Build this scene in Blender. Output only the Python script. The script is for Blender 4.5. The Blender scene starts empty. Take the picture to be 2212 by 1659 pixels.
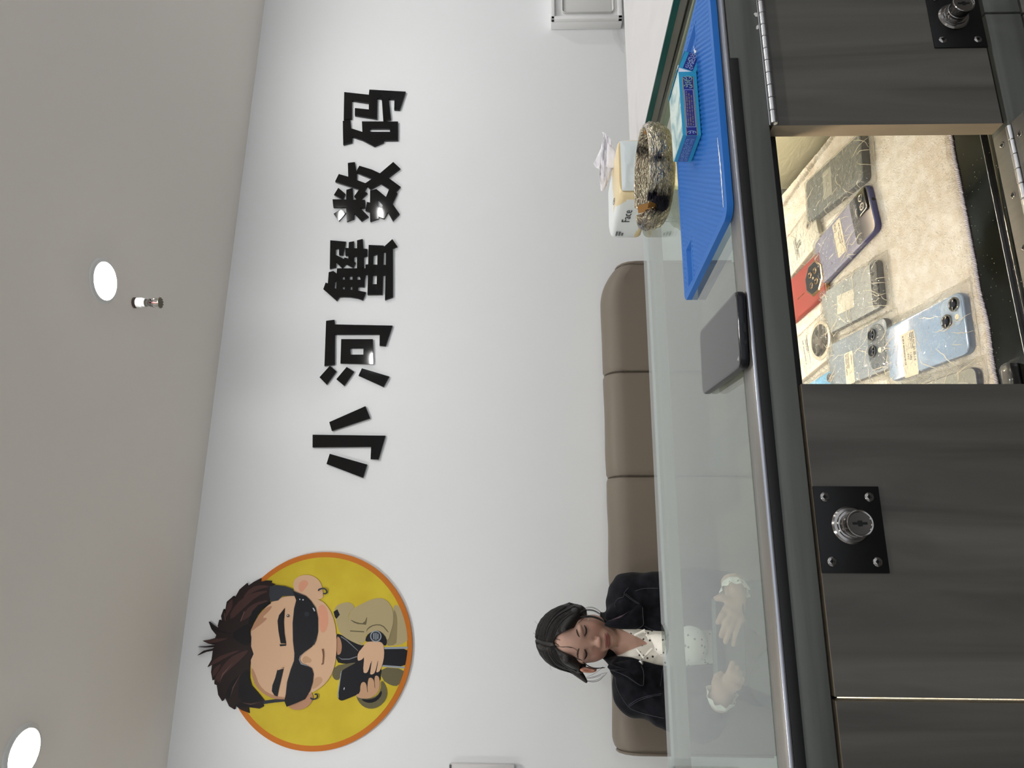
import bpy, bmesh, math, random
import numpy as np
from mathutils import Vector, Matrix, noise
from mathutils.bvhtree import BVHTree
random.seed(7)
rng = np.random.default_rng(5)
SC = bpy.context.scene
COL = SC.collection
EYE = 1.15            # camera height above the floor, metres
# ---------------------------------------------------------------- camera model (lengths in mm around the camera, X along the wall, Y towards it)
F = 1534.0; PSI = math.radians(16.05); TH = math.radians(1.57)
FW = np.array([math.sin(PSI)*math.cos(TH), math.cos(PSI)*math.cos(TH), math.sin(TH)])
RT = np.array([math.cos(PSI), -math.sin(PSI), 0.0])
UP = np.cross(RT, FW)
def ray(x, y): return FW + RT*((829.5-y)/F) + UP*((1106-x)/F)
def atY(x, y, Y): r = ray(x, y); return r*(Y/r[1])
def atZ(x, y, Z): r = ray(x, y); return r*(Z/r[2])
def W(p): return Vector((p[0]*.001, p[1]*.001, p[2]*.001+EYE))

cam = bpy.data.cameras.new('camera'); cam.sensor_fit = 'HORIZONTAL'; cam.sensor_width = 36; cam.lens = F*36/2212
cam.clip_start = .02; cam.clip_end = 60
co = bpy.data.objects.new('camera', cam); COL.objects.link(co)
# the phone was held sideways: picture left is up in the room, picture up is right in the room
xa = Vector(-UP); ya = Vector(RT); za = Vector(-FW)
co.matrix_world = Matrix(((xa.x, ya.x, za.x, 0), (xa.y, ya.y, za.y, 0), (xa.z, ya.z, za.z, EYE), (0, 0, 0, 1)))
SC.camera = co
SC.view_settings.view_transform = 'Standard'; SC.view_settings.look = 'None'; SC.view_settings.gamma = 1
SC.view_settings.use_curve_mapping = False
SC.view_settings.exposure = -0.06
try:
    SC.cycles.use_denoising = True
    SC.cycles.max_bounces = 12; SC.cycles.transparent_max_bounces = 24; SC.cycles.diffuse_bounces = 5
    SC.cycles.caustics_reflective = True; SC.cycles.sample_clamp_indirect = 6
except Exception: pass
wd = bpy.data.worlds.new('world'); SC.world = wd; wd.use_nodes = True
wd.node_tree.nodes['Background'].inputs[0].default_value = (.9, .93, 1, 1); wd.node_tree.nodes['Background'].inputs[1].default_value = 1.25

# ---------------------------------------------------------------- materials
def lin(c):
    c = c/255.0
    return c/12.92 if c <= .04045 else ((c+.055)/1.055)**2.4
def rgb(r, g, b): return (lin(r), lin(g), lin(b), 1)
MATS = {}
def mat(name, col, rough=.5, metal=0, spec=.5, trans=0, ior=1.45, emis=None, estr=0, coat=0, alpha=1, sheen=0, sss=0):
    if name in MATS: return MATS[name]
    m = bpy.data.materials.new(name); m.use_nodes = True; b = m.node_tree.nodes['Principled BSDF']
    b.inputs['Base Color'].default_value = col; b.inputs['Roughness'].default_value = rough; b.inputs['Metallic'].default_value = metal
    b.inputs['Specular IOR Level'].default_value = spec; b.inputs['Transmission Weight'].default_value = trans; b.inputs['IOR'].default_value = ior
    b.inputs['Coat Weight'].default_value = coat; b.inputs['Coat Roughness'].default_value = .05; b.inputs['Alpha'].default_value = alpha
    b.inputs['Sheen Weight'].default_value = sheen
    if sss: b.inputs['Subsurface Weight'].default_value = sss; b.inputs['Subsurface Radius'].default_value = (.008, .004, .002); b.inputs['Subsurface Scale'].default_value = .6
    if emis: b.inputs['Emission Color'].default_value = emis; b.inputs['Emission Strength'].default_value = estr
    MATS[name] = m
    return m
def nodes(m): return m.node_tree.nodes, m.node_tree.links, m.node_tree.nodes['Principled BSDF']
def coords(m, scale=(1, 1, 1), rot=(0, 0, 0)):
    n, l, b = nodes(m)
    t = n.new('ShaderNodeTexCoord'); mp = n.new('ShaderNodeMapping'); mp.inputs['Scale'].default_value = scale; mp.inputs['Rotation'].default_value = rot
    l.new(t.outputs['Object'], mp.inputs['Vector']); return mp.outputs['Vector']
def add_noise(m, scale=(1, 1, 1), nscale=5, detail=4, c1=None, c2=None, bump=0, dist=.001, lo=.35, hi=.65, distortion=0, rough_var=None):
    n, l, b = nodes(m); v = coords(m, scale)
    t = n.new('ShaderNodeTexNoise'); t.inputs['Scale'].default_value = nscale; t.inputs['Detail'].default_value = detail; t.inputs['Distortion'].default_value = distortion
    l.new(v, t.inputs['Vector'])
    if c1:
        r = n.new('ShaderNodeValToRGB'); r.color_ramp.elements[0].color = c1; r.color_ramp.elements[1].color = c2
        r.color_ramp.elements[0].position = lo; r.color_ramp.elements[1].position = hi
        l.new(t.outputs['Fac'], r.inputs['Fac']); l.new(r.outputs['Color'], b.inputs['Base Color'])
    if rough_var:
        r2 = n.new('ShaderNodeMapRange'); r2.inputs['To Min'].default_value = rough_var[0]; r2.inputs['To Max'].default_value = rough_var[1]
        l.new(t.outputs['Fac'], r2.inputs['Value']); l.new(r2.outputs['Result'], b.inputs['Roughness'])
    if bump:
        bp = n.new('ShaderNodeBump'); bp.inputs['Strength'].default_value = bump; bp.inputs['Distance'].default_value = dist
        l.new(t.outputs['Fac'], bp.inputs['Height'])
        if b.inputs['Normal'].is_linked: l.new(b.inputs['Normal'].links[0].from_socket, bp.inputs['Normal'])
        l.new(bp.outputs['Normal'], b.inputs['Normal'])
    return m
def clear_mat(name, tint=(1, 1, 1, 1), ior=1.5, rough=.0, haze=0.0, hazecol=(.8, .8, .8, 1), bump=None):
    """thin clear sheet: what is behind shows through unbent, with Fresnel reflection on both faces"""
    m = bpy.data.materials.new(name); m.use_nodes = True; n, l = m.node_tree.nodes, m.node_tree.links
    n.remove(n['Principled BSDF']); out = n['Material Output']
    tr = n.new('ShaderNodeBsdfTransparent'); tr.inputs[0].default_value = tint
    gl = n.new('ShaderNodeBsdfGlossy'); gl.inputs['Roughness'].default_value = rough; gl.inputs[0].default_value = (1, 1, 1, 1)
    fr = n.new('ShaderNodeFresnel'); ge = n.new('ShaderNodeNewGeometry')
    ma = n.new('ShaderNodeMath'); ma.operation = 'MULTIPLY_ADD'; ma.inputs[1].default_value = 1/ior-ior; ma.inputs[2].default_value = ior
    l.new(ge.outputs['Backfacing'], ma.inputs[0]); l.new(ma.outputs[0], fr.inputs['IOR'])
    mx = n.new('ShaderNodeMixShader'); l.new(fr.outputs[0], mx.inputs[0]); l.new(tr.outputs[0], mx.inputs[1]); l.new(gl.outputs[0], mx.inputs[2])
    last = mx
    if haze:
        df = n.new('ShaderNodeBsdfDiffuse'); df.inputs[0].default_value = hazecol
        m2 = n.new('ShaderNodeMixShader'); m2.inputs[0].default_value = haze; l.new(mx.outputs[0], m2.inputs[1]); l.new(df.outputs[0], m2.inputs[2]); last = m2
    if bump:
        t = n.new('ShaderNodeTexNoise'); t.inputs['Scale'].default_value = bump[0]; t.inputs['Detail'].default_value = 3; t.inputs['Distortion'].default_value = 1.2
        tc = n.new('ShaderNodeTexCoord'); l.new(tc.outputs['Object'], t.inputs['Vector'])
        bp = n.new('ShaderNodeBump'); bp.inputs['Strength'].default_value = bump[1]; bp.inputs['Distance'].default_value = bump[2]
        l.new(t.outputs['Fac'], bp.inputs['Height']); l.new(bp.outputs[0], gl.inputs['Normal']); l.new(bp.outputs[0], fr.inputs['Normal'])
    l.new(last.outputs[0], out.inputs[0]); MATS[name] = m
    return m

M_wall = add_noise(mat('wall_paint', rgb(229, 231, 232), .62, spec=.3), nscale=220, detail=2, bump=.25, dist=.0006)
M_ceil = add_noise(mat('ceiling_paint', rgb(246, 240, 233), .85, spec=.2), nscale=120, detail=2, bump=.15, dist=.0006)
M_floor = add_noise(mat('floor_tile', rgb(70, 66, 62), .4), nscale=6, c1=rgb(62, 58, 54), c2=rgb(76, 72, 68))
def wood(name, scale, c1, c2, rough=.5):
    m = mat(name, c1, rough, spec=.45)
    add_noise(m, scale=scale, nscale=3.2, detail=7, c1=c1, c2=c2, lo=.3, hi=.72, distortion=.9)
    add_noise(m, scale=tuple(s*5 for s in scale), nscale=6, detail=3, bump=.18, dist=.0004)
    return m
M_woodv = wood('dark_laminate_upright_grain', (9, 9, .7), rgb(64, 62, 58), rgb(91, 89, 84))
M_woodh = wood('dark_laminate_level_grain', (.7, 9, 14), rgb(72, 74, 70), rgb(92, 94, 90))
M_edge = wood('raw_board_edge', (12, 12, 1.2), rgb(118, 107, 92), rgb(134, 122, 104), .6)
M_black = mat('black_lacquer', rgb(16, 16, 17), .28, spec=.5)
M_blackmatte = mat('matte_black', rgb(9, 9, 10), .55)
M_plate = mat('black_lock_plate', rgb(8, 8, 9), .42, spec=.35)
M_chrome = mat('chrome', rgb(150, 147, 144), .16, 1)
M_steel = add_noise(mat('brushed_steel', rgb(185, 186, 188), .3, 1), scale=(1, 60, 60), nscale=20, rough_var=(.22, .42))
M_alu = add_noise(mat('worn_aluminium_frame', rgb(132, 129, 124), .38, .7), scale=(1, 18, 18), nscale=9, rough_var=(.28, .5))
M_aluedge = mat('bright_aluminium_edge', rgb(176, 178, 186), .32, 1)
M_keyhole = mat('keyhole_dark', rgb(5, 5, 6), .4)
M_glass = clear_mat('counter_glass', (.88, .93, .91, 1), 1.5, 0, .008, (.62, .70, .67, 1))
M_glassedge = mat('green_glass_edge', rgb(24, 74, 68), .15, spec=.6)
M_frontglass = clear_mat('case_front_glass', (.93, .97, .95, 1), 1.5)
M_ledbar = mat('led_profile', rgb(128, 134, 132), .45, .2)
M_led = mat('led_emitter', rgb(255, 240, 214), .5, emis=(1, .80, .56, 1), estr=415)
M_led2 = mat('led_emitter_dim', rgb(255, 240, 214), .5, emis=(1, .80, .56, 1), estr=160)
M_shelf = add_noise(mat('black_glass_shelf', rgb(14, 15, 14), .08, spec=.6), nscale=40, rough_var=(.04, .16))
def speckle(m, dotcol, scale, thr):
    n, l, b = nodes(m); v = coords(m); t = n.new('ShaderNodeTexVoronoi'); t.inputs['Scale'].default_value = scale; l.new(v, t.inputs['Vector'])
    c = n.new('ShaderNodeMath'); c.operation = 'LESS_THAN'; c.inputs[1].default_value = thr; l.new(t.outputs['Distance'], c.inputs[0])
    mx = n.new('ShaderNodeMix'); mx.data_type = 'RGBA'; mx.inputs[6].default_value = b.inputs['Base Color'].default_value; mx.inputs[7].default_value = dotcol
    l.new(c.outputs[0], mx.inputs[0]); l.new(mx.outputs[2], b.inputs['Base Color']); return m
speckle(M_shelf, rgb(120, 118, 105), 160, .09)
M_letter = mat('black_acrylic', rgb(10, 10, 11), .05, spec=.5)
M_sofa = add_noise(mat('taupe_leather', rgb(118, 109, 98), .48, spec=.4), nscale=260, detail=2, bump=.2, dist=.0004)
M_seam = mat('dark_seam', rgb(66, 60, 53), .6)
M_white = mat('white_plastic', rgb(226, 226, 226), .4)
M_lens = mat('lamp_lens', rgb(255, 255, 255), .4, emis=(1, .985, .96, 1), estr=285)
M_trim = mat('lamp_trim', rgb(228, 228, 226), .35)
M_denim = add_noise(add_noise(mat('dark_denim', rgb(22, 24, 33), .85, spec=.15, sheen=.06), nscale=60, detail=5, c1=rgb(9, 10, 15), c2=rgb(20, 21, 29)), scale=(1, 1, 1), nscale=900, detail=1, bump=.3, dist=.0006)
M_stitch = mat('stitch_thread', rgb(62, 64, 74), .8)
M_shirt = speckle(mat('dotted_white_shirt', rgb(232, 228, 220), .75, spec=.2, sheen=.2), rgb(60, 58, 62), 62, .19)
M_hair = add_noise(mat('dark_hair', rgb(24, 21, 20), .42, spec=.45), scale=(40, 40, 5), nscale=14, detail=4, bump=.5, dist=.002, c1=rgb(11, 10, 10), c2=rgb(30, 26, 25))
M_fleece = mat('white_fleece', rgb(236, 232, 224), .95, spec=.1, sheen=.5)
add_noise(M_fleece, nscale=70, detail=5, c1=rgb(226, 219, 206), c2=rgb(242, 239, 233)); add_noise(M_fleece, nscale=420, detail=3, bump=.9, dist=.003)

# ---------------------------------------------------------------- object helpers (vertices in mm around the camera)
def tag(o, label=None, cat=None, group=None, kind=None):
    if label: o['label'] = label
    if cat: o['category'] = cat
    if group: o['group'] = group
    if kind: o['kind'] = kind
    return o
def rootloc(p):
    if p is None: return Vector((0, 0, 0))
    while p.parent is not None: p = p.parent
    return p.location.copy()
def thing(name, base, label, cat, group=None):
    o = bpy.data.objects.new(name, None); o.empty_display_size = .05; COL.objects.link(o); o.location = W(base)
    return tag(o, label, cat, group)
def mk(name, verts, faces, m, parent=None, smooth=False, base=None):
    """one mesh object; world place = mm coordinates; stored around its thing's base"""
    me = bpy.data.meshes.new(name)
    off = rootloc(parent) if parent is not None else (W(base) if base is not None else Vector((0, 0, 0)))
    me.from_pydata([tuple(W(v)-off) for v in verts], [], [tuple(int(i) for i in f) for f in faces])
    ms = m if isinstance(m, (list, tuple)) else [m]
    for q in ms: me.materials.append(q)
    me.update()
    if smooth:
        me.polygons.foreach_set('use_smooth', [True]*len(me.polygons))
        try: me.set_sharp_from_angle(angle=math.radians(40 if smooth is True else smooth))
        except Exception: pass
    o = bpy.data.objects.new(name, me); COL.objects.link(o)
    if parent is not None: o.parent = parent
    else: o.location = off
    return o
def mkbm(name, bm, m, parent=None, smooth=False, base=None):
    bm.normal_update(); bm.verts.index_update()
    v = [tuple(x.co) for x in bm.verts]; f = [[q.index for q in p.verts] for p in bm.faces]; mi = [p.material_index for p in bm.faces]
    bm.free(); o = mk(name, v, f, m, parent, smooth, base)
    o.data.polygons.foreach_set('material_index', mi); return o
def copy_tree(o, parent=None):
    c = o.copy(); COL.objects.link(c); c.parent = parent
    for ch in [q for q in o.children]: copy_tree(ch, c)
    return c
def bbox(bm, x0, x1, y0, y1, z0, z1, bev=0, seg=2, mi=0, M=None):
    b2 = bmesh.new(); bmesh.ops.create_cube(b2, size=1)
    for v in b2.verts: v.co = Vector(((x0+x1)/2+v.co.x*(x1-x0), (y0+y1)/2+v.co.y*(y1-y0), (z0+z1)/2+v.co.z*(z1-z0)))
    if bev: bmesh.ops.bevel(b2, geom=b2.edges[:]+b2.verts[:], offset=bev, segments=seg, profile=.5, affect='EDGES')
    if M is not None: b2.transform(M)
    merge(bm, b2, mi); return bm
def merge(bm, b2, mi=0):
    b2.verts.index_update(); mp = [bm.verts.new(v.co) for v in b2.verts]
    for f in b2.faces:
        try: g = bm.faces.new([mp[v.index] for v in f.verts]); g.material_index = mi
        except ValueError: pass
    b2.free()
def box(name, x0, x1, y0, y1, z0, z1, m, parent=None, bev=1.0, seg=2, base=None):
    bm = bmesh.new(); bbox(bm, x0, x1, y0, y1, z0, z1, bev, seg); return mkbm(name, bm, m, parent, 30, base)
def frame_of(d):
    d = np.array(d, float); d /= np.linalg.norm(d); a = np.array([0, 0, 1.]) if abs(d[2]) < .9 else np.array([1., 0, 0])
    u = np.cross(d, a); u /= np.linalg.norm(u); return u, np.cross(d, u)
def tube_geo(pts, r, n=8, cap=True):
    P = [np.array(p, float) for p in pts]; R = r if hasattr(r, '__len__') else [r]*len(P)
    V, Fc = [], []; u = None
    for i, p in enumerate(P):
        d = P[min(i+1, len(P)-1)]-P[max(i-1, 0)]; d /= (np.linalg.norm(d)+1e-9)
        if u is None: u, w = frame_of(d)
        else: u = u-d*(u@d); u /= (np.linalg.norm(u)+1e-9); w = np.cross(d, u)
        for k in range(n): a = 2*math.pi*k/n; V.append(p+(u*math.cos(a)+w*math.sin(a))*R[i])
    for i in range(len(P)-1):
        for k in range(n): k2 = (k+1) % n; Fc.append((i*n+k, i*n+k2, (i+1)*n+k2, (i+1)*n+k))
    if cap: Fc.append(tuple(range(n-1, -1, -1))); Fc.append(tuple((len(P)-1)*n+k for k in range(n)))
    return V, Fc
class Geo:
    def __init__(s): s.v, s.f = [], []
    def add(s, V, Fc): o = len(s.v); s.v += [tuple(map(float, v)) for v in V]; s.f += [tuple(i+o for i in f) for f in Fc]; return s
    def tube(s, pts, r, n=8): return s.add(*tube_geo(pts, r, n))
    def build(s, name, m, parent=None, smooth=True, base=None): return mk(name, s.v, s.f, m, parent, smooth, base)
def lathe_geo(prof, c, axis=(0, 0, 1), n=32, closed=False):
    """prof: (radius, height along axis) list"""
    ax = np.array(axis, float); ax /= np.linalg.norm(ax); u, w = frame_of(ax); V, Fc = [], []
    for r, h in prof:
        for k in range(n): a = 2*math.pi*k/n; V.append(np.array(c)+ax*h+(u*math.cos(a)+w*math.sin(a))*r)
    m = len(prof)
    for i in range(m if closed else m-1):
        j = (i+1) % m
        for k in range(n): k2 = (k+1) % n; Fc.append((i*n+k, i*n+k2, j*n+k2, j*n+k))
    if not closed:
        if prof[0][0] > 1e-6: Fc.append(tuple(range(n-1, -1, -1)))
        if prof[-1][0] > 1e-6: Fc.append(tuple((m-1)*n+k for k in range(n)))
    return V, Fc
def lathe(name, prof, c, m, parent=None, axis=(0, 0, 1), n=32, closed=False, smooth=35):
    return Geo().add(*lathe_geo(prof, c, axis, n, closed)).build(name, m, parent, smooth)
def poly_geo(loops, thick, bev=0):
    """flat outlines (holes by even-odd) -> solid of given thickness along +z, in 2-D mm"""
    cu = bpy.data.curves.new('tmp', 'CURVE'); cu.dimensions = '2D'; cu.fill_mode = 'BOTH'; cu.extrude = thick/2; cu.bevel_depth = bev; cu.bevel_resolution = 1
    if bev: cu.offset = -bev
    for lp in loops:
        sp = cu.splines.new('POLY'); sp.points.add(len(lp)-1); sp.use_cyclic_u = True
        for q, (a, b) in zip(sp.points, lp): q.co = (a, b, 0, 1)
    ob = bpy.data.objects.new('tmp', cu); COL.objects.link(ob)
    dg = bpy.context.evaluated_depsgraph_get(); dg.update()
    me = bpy.data.meshes.new_from_object(ob.evaluated_get(dg)); V = [tuple(v.co) for v in me.vertices]; Fc = [tuple(p.vertices) for p in me.polygons]
    bpy.data.objects.remove(ob); bpy.data.curves.remove(cu); bpy.data.meshes.remove(me)
    return V, Fc
def text_geo(body, size, align='LEFT', extrude=0, spacing=1.0):
    cu = bpy.data.curves.new('tmp', 'FONT'); cu.body = body; cu.size = size; cu.align_x = align; cu.extrude = extrude; cu.space_line = spacing; cu.resolution_u = 2
    ob = bpy.data.objects.new('tmp', cu); COL.objects.link(ob)
    dg = bpy.context.evaluated_depsgraph_get(); dg.update()
    me = bpy.data.meshes.new_from_object(ob.evaluated_get(dg)); V = [tuple(v.co) for v in me.vertices]; Fc = [tuple(p.vertices) for p in me.polygons]
    bpy.data.objects.remove(ob); bpy.data.curves.remove(cu); bpy.data.meshes.remove(me)
    return V, Fc
def lay(V, o, u, v, n):
    """2-D (+height) coordinates onto a plane: origin o, axes u, v, normal n"""
    o, u, v, n = (np.array(q, float) for q in (o, u, v, n)); return [o+u*p[0]+v*p[1]+n*p[2] for p in V]
def smooth_loop(pts, it=2):
    P = [np.array(p, float) for p in pts]
    for _ in range(it):
        Q = []
        for i in range(len(P)): a, b = P[i], P[(i+1) % len(P)]; Q += [a*.75+b*.25, a*.25+b*.75]
        P = Q
    return [tuple(p) for p in P]
def spline(pts, n=6):
    P = [np.array(p, float) for p in pts]; out = []
    for i in range(len(P)-1):
        p0, p1, p2, p3 = P[max(i-1, 0)], P[i], P[i+1], P[min(i+2, len(P)-1)]
        for k in range(n):
            t = k/n; out.append(.5*((2*p1)+(p2-p0)*t+(2*p0-5*p1+4*p2-p3)*t*t+(3*p1-p0-3*p2+p3)*t**3))
    out.append(P[-1]); return out

# ================================================================ ROOM
WY = 2500.0; CZ = 1170.0; FZ = -1150.0
XL, XR, YB = -1700.0, 3700.0, -2000.0
def quad_slab(name, x0, x1, y0, y1, z0, z1, m): return tag(box(name, x0, x1, y0, y1, z0, z1, m, bev=0), kind='structure')
quad_slab('wall_back', XL-100, XR+100, WY, WY+100, FZ-50, CZ+50, M_wall)
quad_slab('wall_left', XL-100, XL, YB, WY, FZ-50, CZ+50, M_wall)
quad_slab('wall_right', XR, XR+100, YB, WY, FZ-50, CZ+50, M_wall)
bm = bmesh.new()
for a in ((XL-100, -900, FZ-50, CZ+50), (2700, XR+100, FZ-50, CZ+50), (-900, 2700, FZ-50, FZ+120), (-900, 2700, CZ-130, CZ+50)): bbox(bm, a[0], a[1], YB-100, YB, a[2], a[3])
tag(mkbm('wall_front', bm, M_wall), kind='structure')
M_frame = mat('added_window_frame', rgb(60, 60, 62), .4, .3)
bm = bmesh.new()
for xx in (-900, 280, 1480, 2660): bbox(bm, xx, xx+40, YB-70, YB-20, FZ+120, CZ-130)
for zz in (FZ+120, CZ-170): bbox(bm, -900, 2700, YB-70, YB-20, zz, zz+40)
wf = tag(mkbm('added_window_1', bm, M_frame), kind='structure')  # added window behind the camera, lets in soft daylight to brighten wall and ceiling
box('added_window_pane', -880, 2680, YB-48, YB-42, FZ+140, CZ-150, clear_mat('added_window_glass', (.97, .98, .98, 1)), wf, 0)
quad_slab('floor', XL-100, XR+100, YB-100, WY+100, FZ-80, FZ, M_floor)
quad_slab('ceiling', XL-100, XR+100, YB-100, WY+100, CZ, CZ+80, M_ceil)
tag(box('baseboard_back', XL, XR, WY-12, WY, FZ, FZ+80, mat('baseboard_paint', rgb(120, 112, 104), .5), bev=2), kind='structure')

# recessed ceiling lamps: two in view, the rest of the same shop grid further along
def downlight(x, y, label, first=None):
    if first is not None:
        o = copy_tree(first); o.location = W((x, y, CZ)); o['label'] = label; return o
    t = thing('recessed_downlight', (x, y, CZ), label, 'ceiling lamp', 'recessed ceiling lamps')
    lathe('trim_ring', [(46, 3), (47, -2), (52, -7), (60, -5), (63, -2), (63.5, 0)], (x, y, CZ), M_trim, t, n=48)
    lathe('lens', [(0.01, -11), (16, -10.6), (30, -9), (40, -6), (45, -2.5), (46, 1)], (x, y, CZ), M_lens, t, n=48)
    return t
DL = downlight(798, 1757, 'round recessed ceiling lamp beside the chrome sprinkler head')
downlight(-372, 1771, 'round recessed ceiling lamp cut by the picture corner, nearest the cartoon emblem', DL)
for x, y in ((1968, 1765), (3138, 1770), (-1500, 1500), (430, 55), (-735, 60), (1600, 60), (2766, 110), (2172, 1098), (430, -1500), (-735, -1500), (1600, -1500), (2766, -1500)):
    downlight(x, y, 'round recessed ceiling lamp outside the picture, of the same grid of lamps', DL)

# ---- fire sprinkler
sx, sy = 800, 1915
s = thing('fire_sprinkler', (sx, sy, CZ), 'chrome pendant sprinkler head hanging from the ceiling beside a round lamp', 'sprinkler')
lathe('collar', [(0.01, 0), (16, 0), (16, -4), (10, -5), (10, -9), (0.01, -9)], (sx, sy, CZ), mat('rusty_pipe', rgb(92, 78, 72), .6), s, n=24)
lathe('thread_tape', [(11, -8), (15, -9), (15.5, -24), (13, -27), (13, -34), (0.01, -34)], (sx, sy, CZ), mat('white_thread_tape', rgb(222, 224, 222), .6), s, n=24)
lathe('body', [(0.01, -32), (11, -32), (11, -40), (8, -43), (12, -45), (12, -50), (0.01, -50)], (sx, sy, CZ), M_chrome, s, n=6, smooth=False)
for d in (-1, 1):
    Geo().tube(spline([(sx+d*7, sy, CZ-49), (sx+d*12, sy, CZ-58), (sx+d*9, sy, CZ-68), (sx+d*1.5, sy, CZ-75)]), [2.6]*18+[2.2], 8).build('frame_arm', M_chrome, s)
lathe('glass_bulb', [(0.01, -50), (2.2, -51), (2.4, -60), (1.6, -70), (0.01, -71)], (sx, sy, CZ), mat('red_bulb', rgb(120, 40, 38), .15, trans=.4), s, n=12)
g = Geo()
V, Fc = lathe_geo([(0.01, -75), (6, -75), (15, -76.5), (15, -78), (0.01, -77.5)], (sx, sy, CZ), n=36)
g.add(V, Fc)
for k in range(12): a = k*math.pi/6; g.tube([(sx+14*math.cos(a), sy+14*math.sin(a), CZ-77), (sx+17*math.cos(a), sy+17*math.sin(a), CZ-78)], 1.6, 6)
g.build('deflector', mat('dark_brass', rgb(96, 92, 78), .35, .8), s)

# ---- shop name: five black acrylic characters glued on the wall
def crop(pts, x0, y0, s): return [(x0+a/s, y0+b/s) for a, b in pts]
LT = 9.0
def wall2(pts, Y): return [(lambda q: (q[0], q[2]))(atY(x, y, Y)) for x, y in pts]
CH = {}
CH['xiao'] = (660, 860, 8.73, [[(447,452),(1128,152),(1217,378),(495,617)], [(132,690),(1505,707),(1372,1158),(1226,1150),(1236,918),(132,928)], [(455,1050),(1160,1252),(1080,1502),(395,1240)]])
CH['he'] = (670, 670, 8.73, [[(300,200),(455,180),(462,268),(1550,290),(1420,678),(1308,668),(1310,460),(465,460),(462,1028),(268,1053)], [(585,545),(1180,545),(1188,1020),(570,1003)], [(752,720),(1005,720),(1002,838),(762,838)],
 [(370,1048),(492,1150),(308,1402),(175,1265)], [(688,1070),(826,1158),(638,1425),(493,1302)], [(975,1095),(1490,1250),(1380,1448),(910,1235)]])
CH['xie'] = (680, 500, 9.76, [[(325,185),(655,215),(592,500),(510,490),(510,360),(437,362),(437,490),(615,580),(625,548),(703,572),(822,627),(862,655),(805,765),(660,685),(575,773),(445,645),(445,755),(315,785)],
 [(640,345),(712,350),(715,225),(825,205),(825,352),(888,355),(890,185),(1008,157),(1022,360),(1108,370),(1105,515),(1035,530),(1035,755),(985,773),(888,773),(888,525),(827,525),(825,622),(707,569),(710,512),(645,508)],
 [(470,776),(1068,776),(1068,695),(1125,693),(1135,283),(1452,297),(1465,315),(1633,160),(1742,315),(1645,352),(1645,1385),(1478,1442),(1490,912),(1438,920),(1425,1330),(1110,1335),(1118,908),(1075,905),(1050,1015),(1045,1170),(912,1165),(908,1245),(1075,1278),(1010,1448),(900,1410),(750,1385),(600,1378),(515,1385),(460,1462),(178,1215),(228,1075),(275,1095),(293,858),(390,832),(460,885)],
 [(430,1045),(455,1050),(450,1205),(412,1195)], [(587,945),(632,955),(632,1015),(583,1012)], [(735,938),(793,938),(793,1015),(730,1015)], [(890,935),(945,945),(965,1015),(893,1018)], [(590,1160),(632,1158),(630,1222),(587,1215)], [(752,1155),(790,1155),(790,1230),(750,1228)],
 [(1238,498),(1320,478),(1318,700),(1228,697)], [(1455,425),(1500,445),(1495,703),(1445,700)], [(1225,922),(1310,922),(1305,1112),(1215,1110)]])
CH['shu'] = (700, 330, 9.76, [[(500,213),(648,195),(680,390),(742,273),(1000,350),(1178,432),(1458,193),(1605,330),(1350,522),(1612,715),(1510,822),(1545,850),(1440,1070),(1590,1285),(1447,1435),(1345,1255),(1265,1388),(1145,1340),(1150,1385),(972,1448),(965,1250),(868,1215),(910,1035),(968,1050),(970,795),(1105,765),(1305,930),(1372,765),(1195,650),(972,770),(908,705),(850,810),(915,850),(770,985),(865,995),(870,1160),(765,1165),(940,1345),(785,1440),(640,1285),(635,1390),(475,1445),(465,1150),(195,1150),(178,980),(465,985),(470,780),(600,740),(615,990),(680,985),(632,920),(740,770),(232,605),(310,447),(510,505)],
 [(690,420),(1010,545),(870,640),(692,575)], [(1130,980),(1240,1100),(1205,1170),(1130,1130)], [(300,737),(450,865),(400,980),(208,885)], [(365,1172),(462,1265),(310,1435),(200,1285)]])
CH['ma'] = (720, 170, 10.367, [[(243,298),(795,358),(805,242),(1620,288),(1485,698),(1362,692),(1370,460),(1240,455),(1290,905),(1118,945),(1085,455),(985,435),(980,900),(480,822),(482,655),(795,688),(795,545),(415,490),(415,895),(232,918)],
 [(212,945),(375,910),(398,1110),(650,1190),(640,955),(1447,957),(1447,1378),(1130,1380),(1130,1420),(915,1512),(640,1370),(425,1300),(420,1420),(220,1475)], [(815,1115),(1265,1115),(1270,1190),(830,1190)]])
CHL = {'xiao': 'black acrylic wall character of three strokes, first of the shop name, nearest the round emblem',
       'he': 'black acrylic wall character with three loose strokes and a square, second of the shop name',
       'xie': 'black acrylic wall character with many small windows, middle one of the shop name',
       'shu': 'black acrylic wall character with crossing slanted strokes, fourth of the shop name',
       'ma': 'black acrylic wall character with a hooked shape, last of the shop name'}
for k in ('xiao', 'he', 'xie', 'shu', 'ma'):
    x0, y0, sc, loops = CH[k]
    L2 = [wall2(crop(lp, x0, y0, sc), WY-LT) for lp in loops]
    V, Fc = poly_geo(L2, LT-.4)
    V = [(p[0], WY-.2-LT/2-p[2], p[1]) for p in V]
    c = np.mean(np.array(V), axis=0)
    tag(mk('wall_character', V, [f[::-1] for f in Fc], M_letter, base=(c[0], WY, c[2])), CHL[k], 'sign character', 'raised black characters of the shop name')

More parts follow.
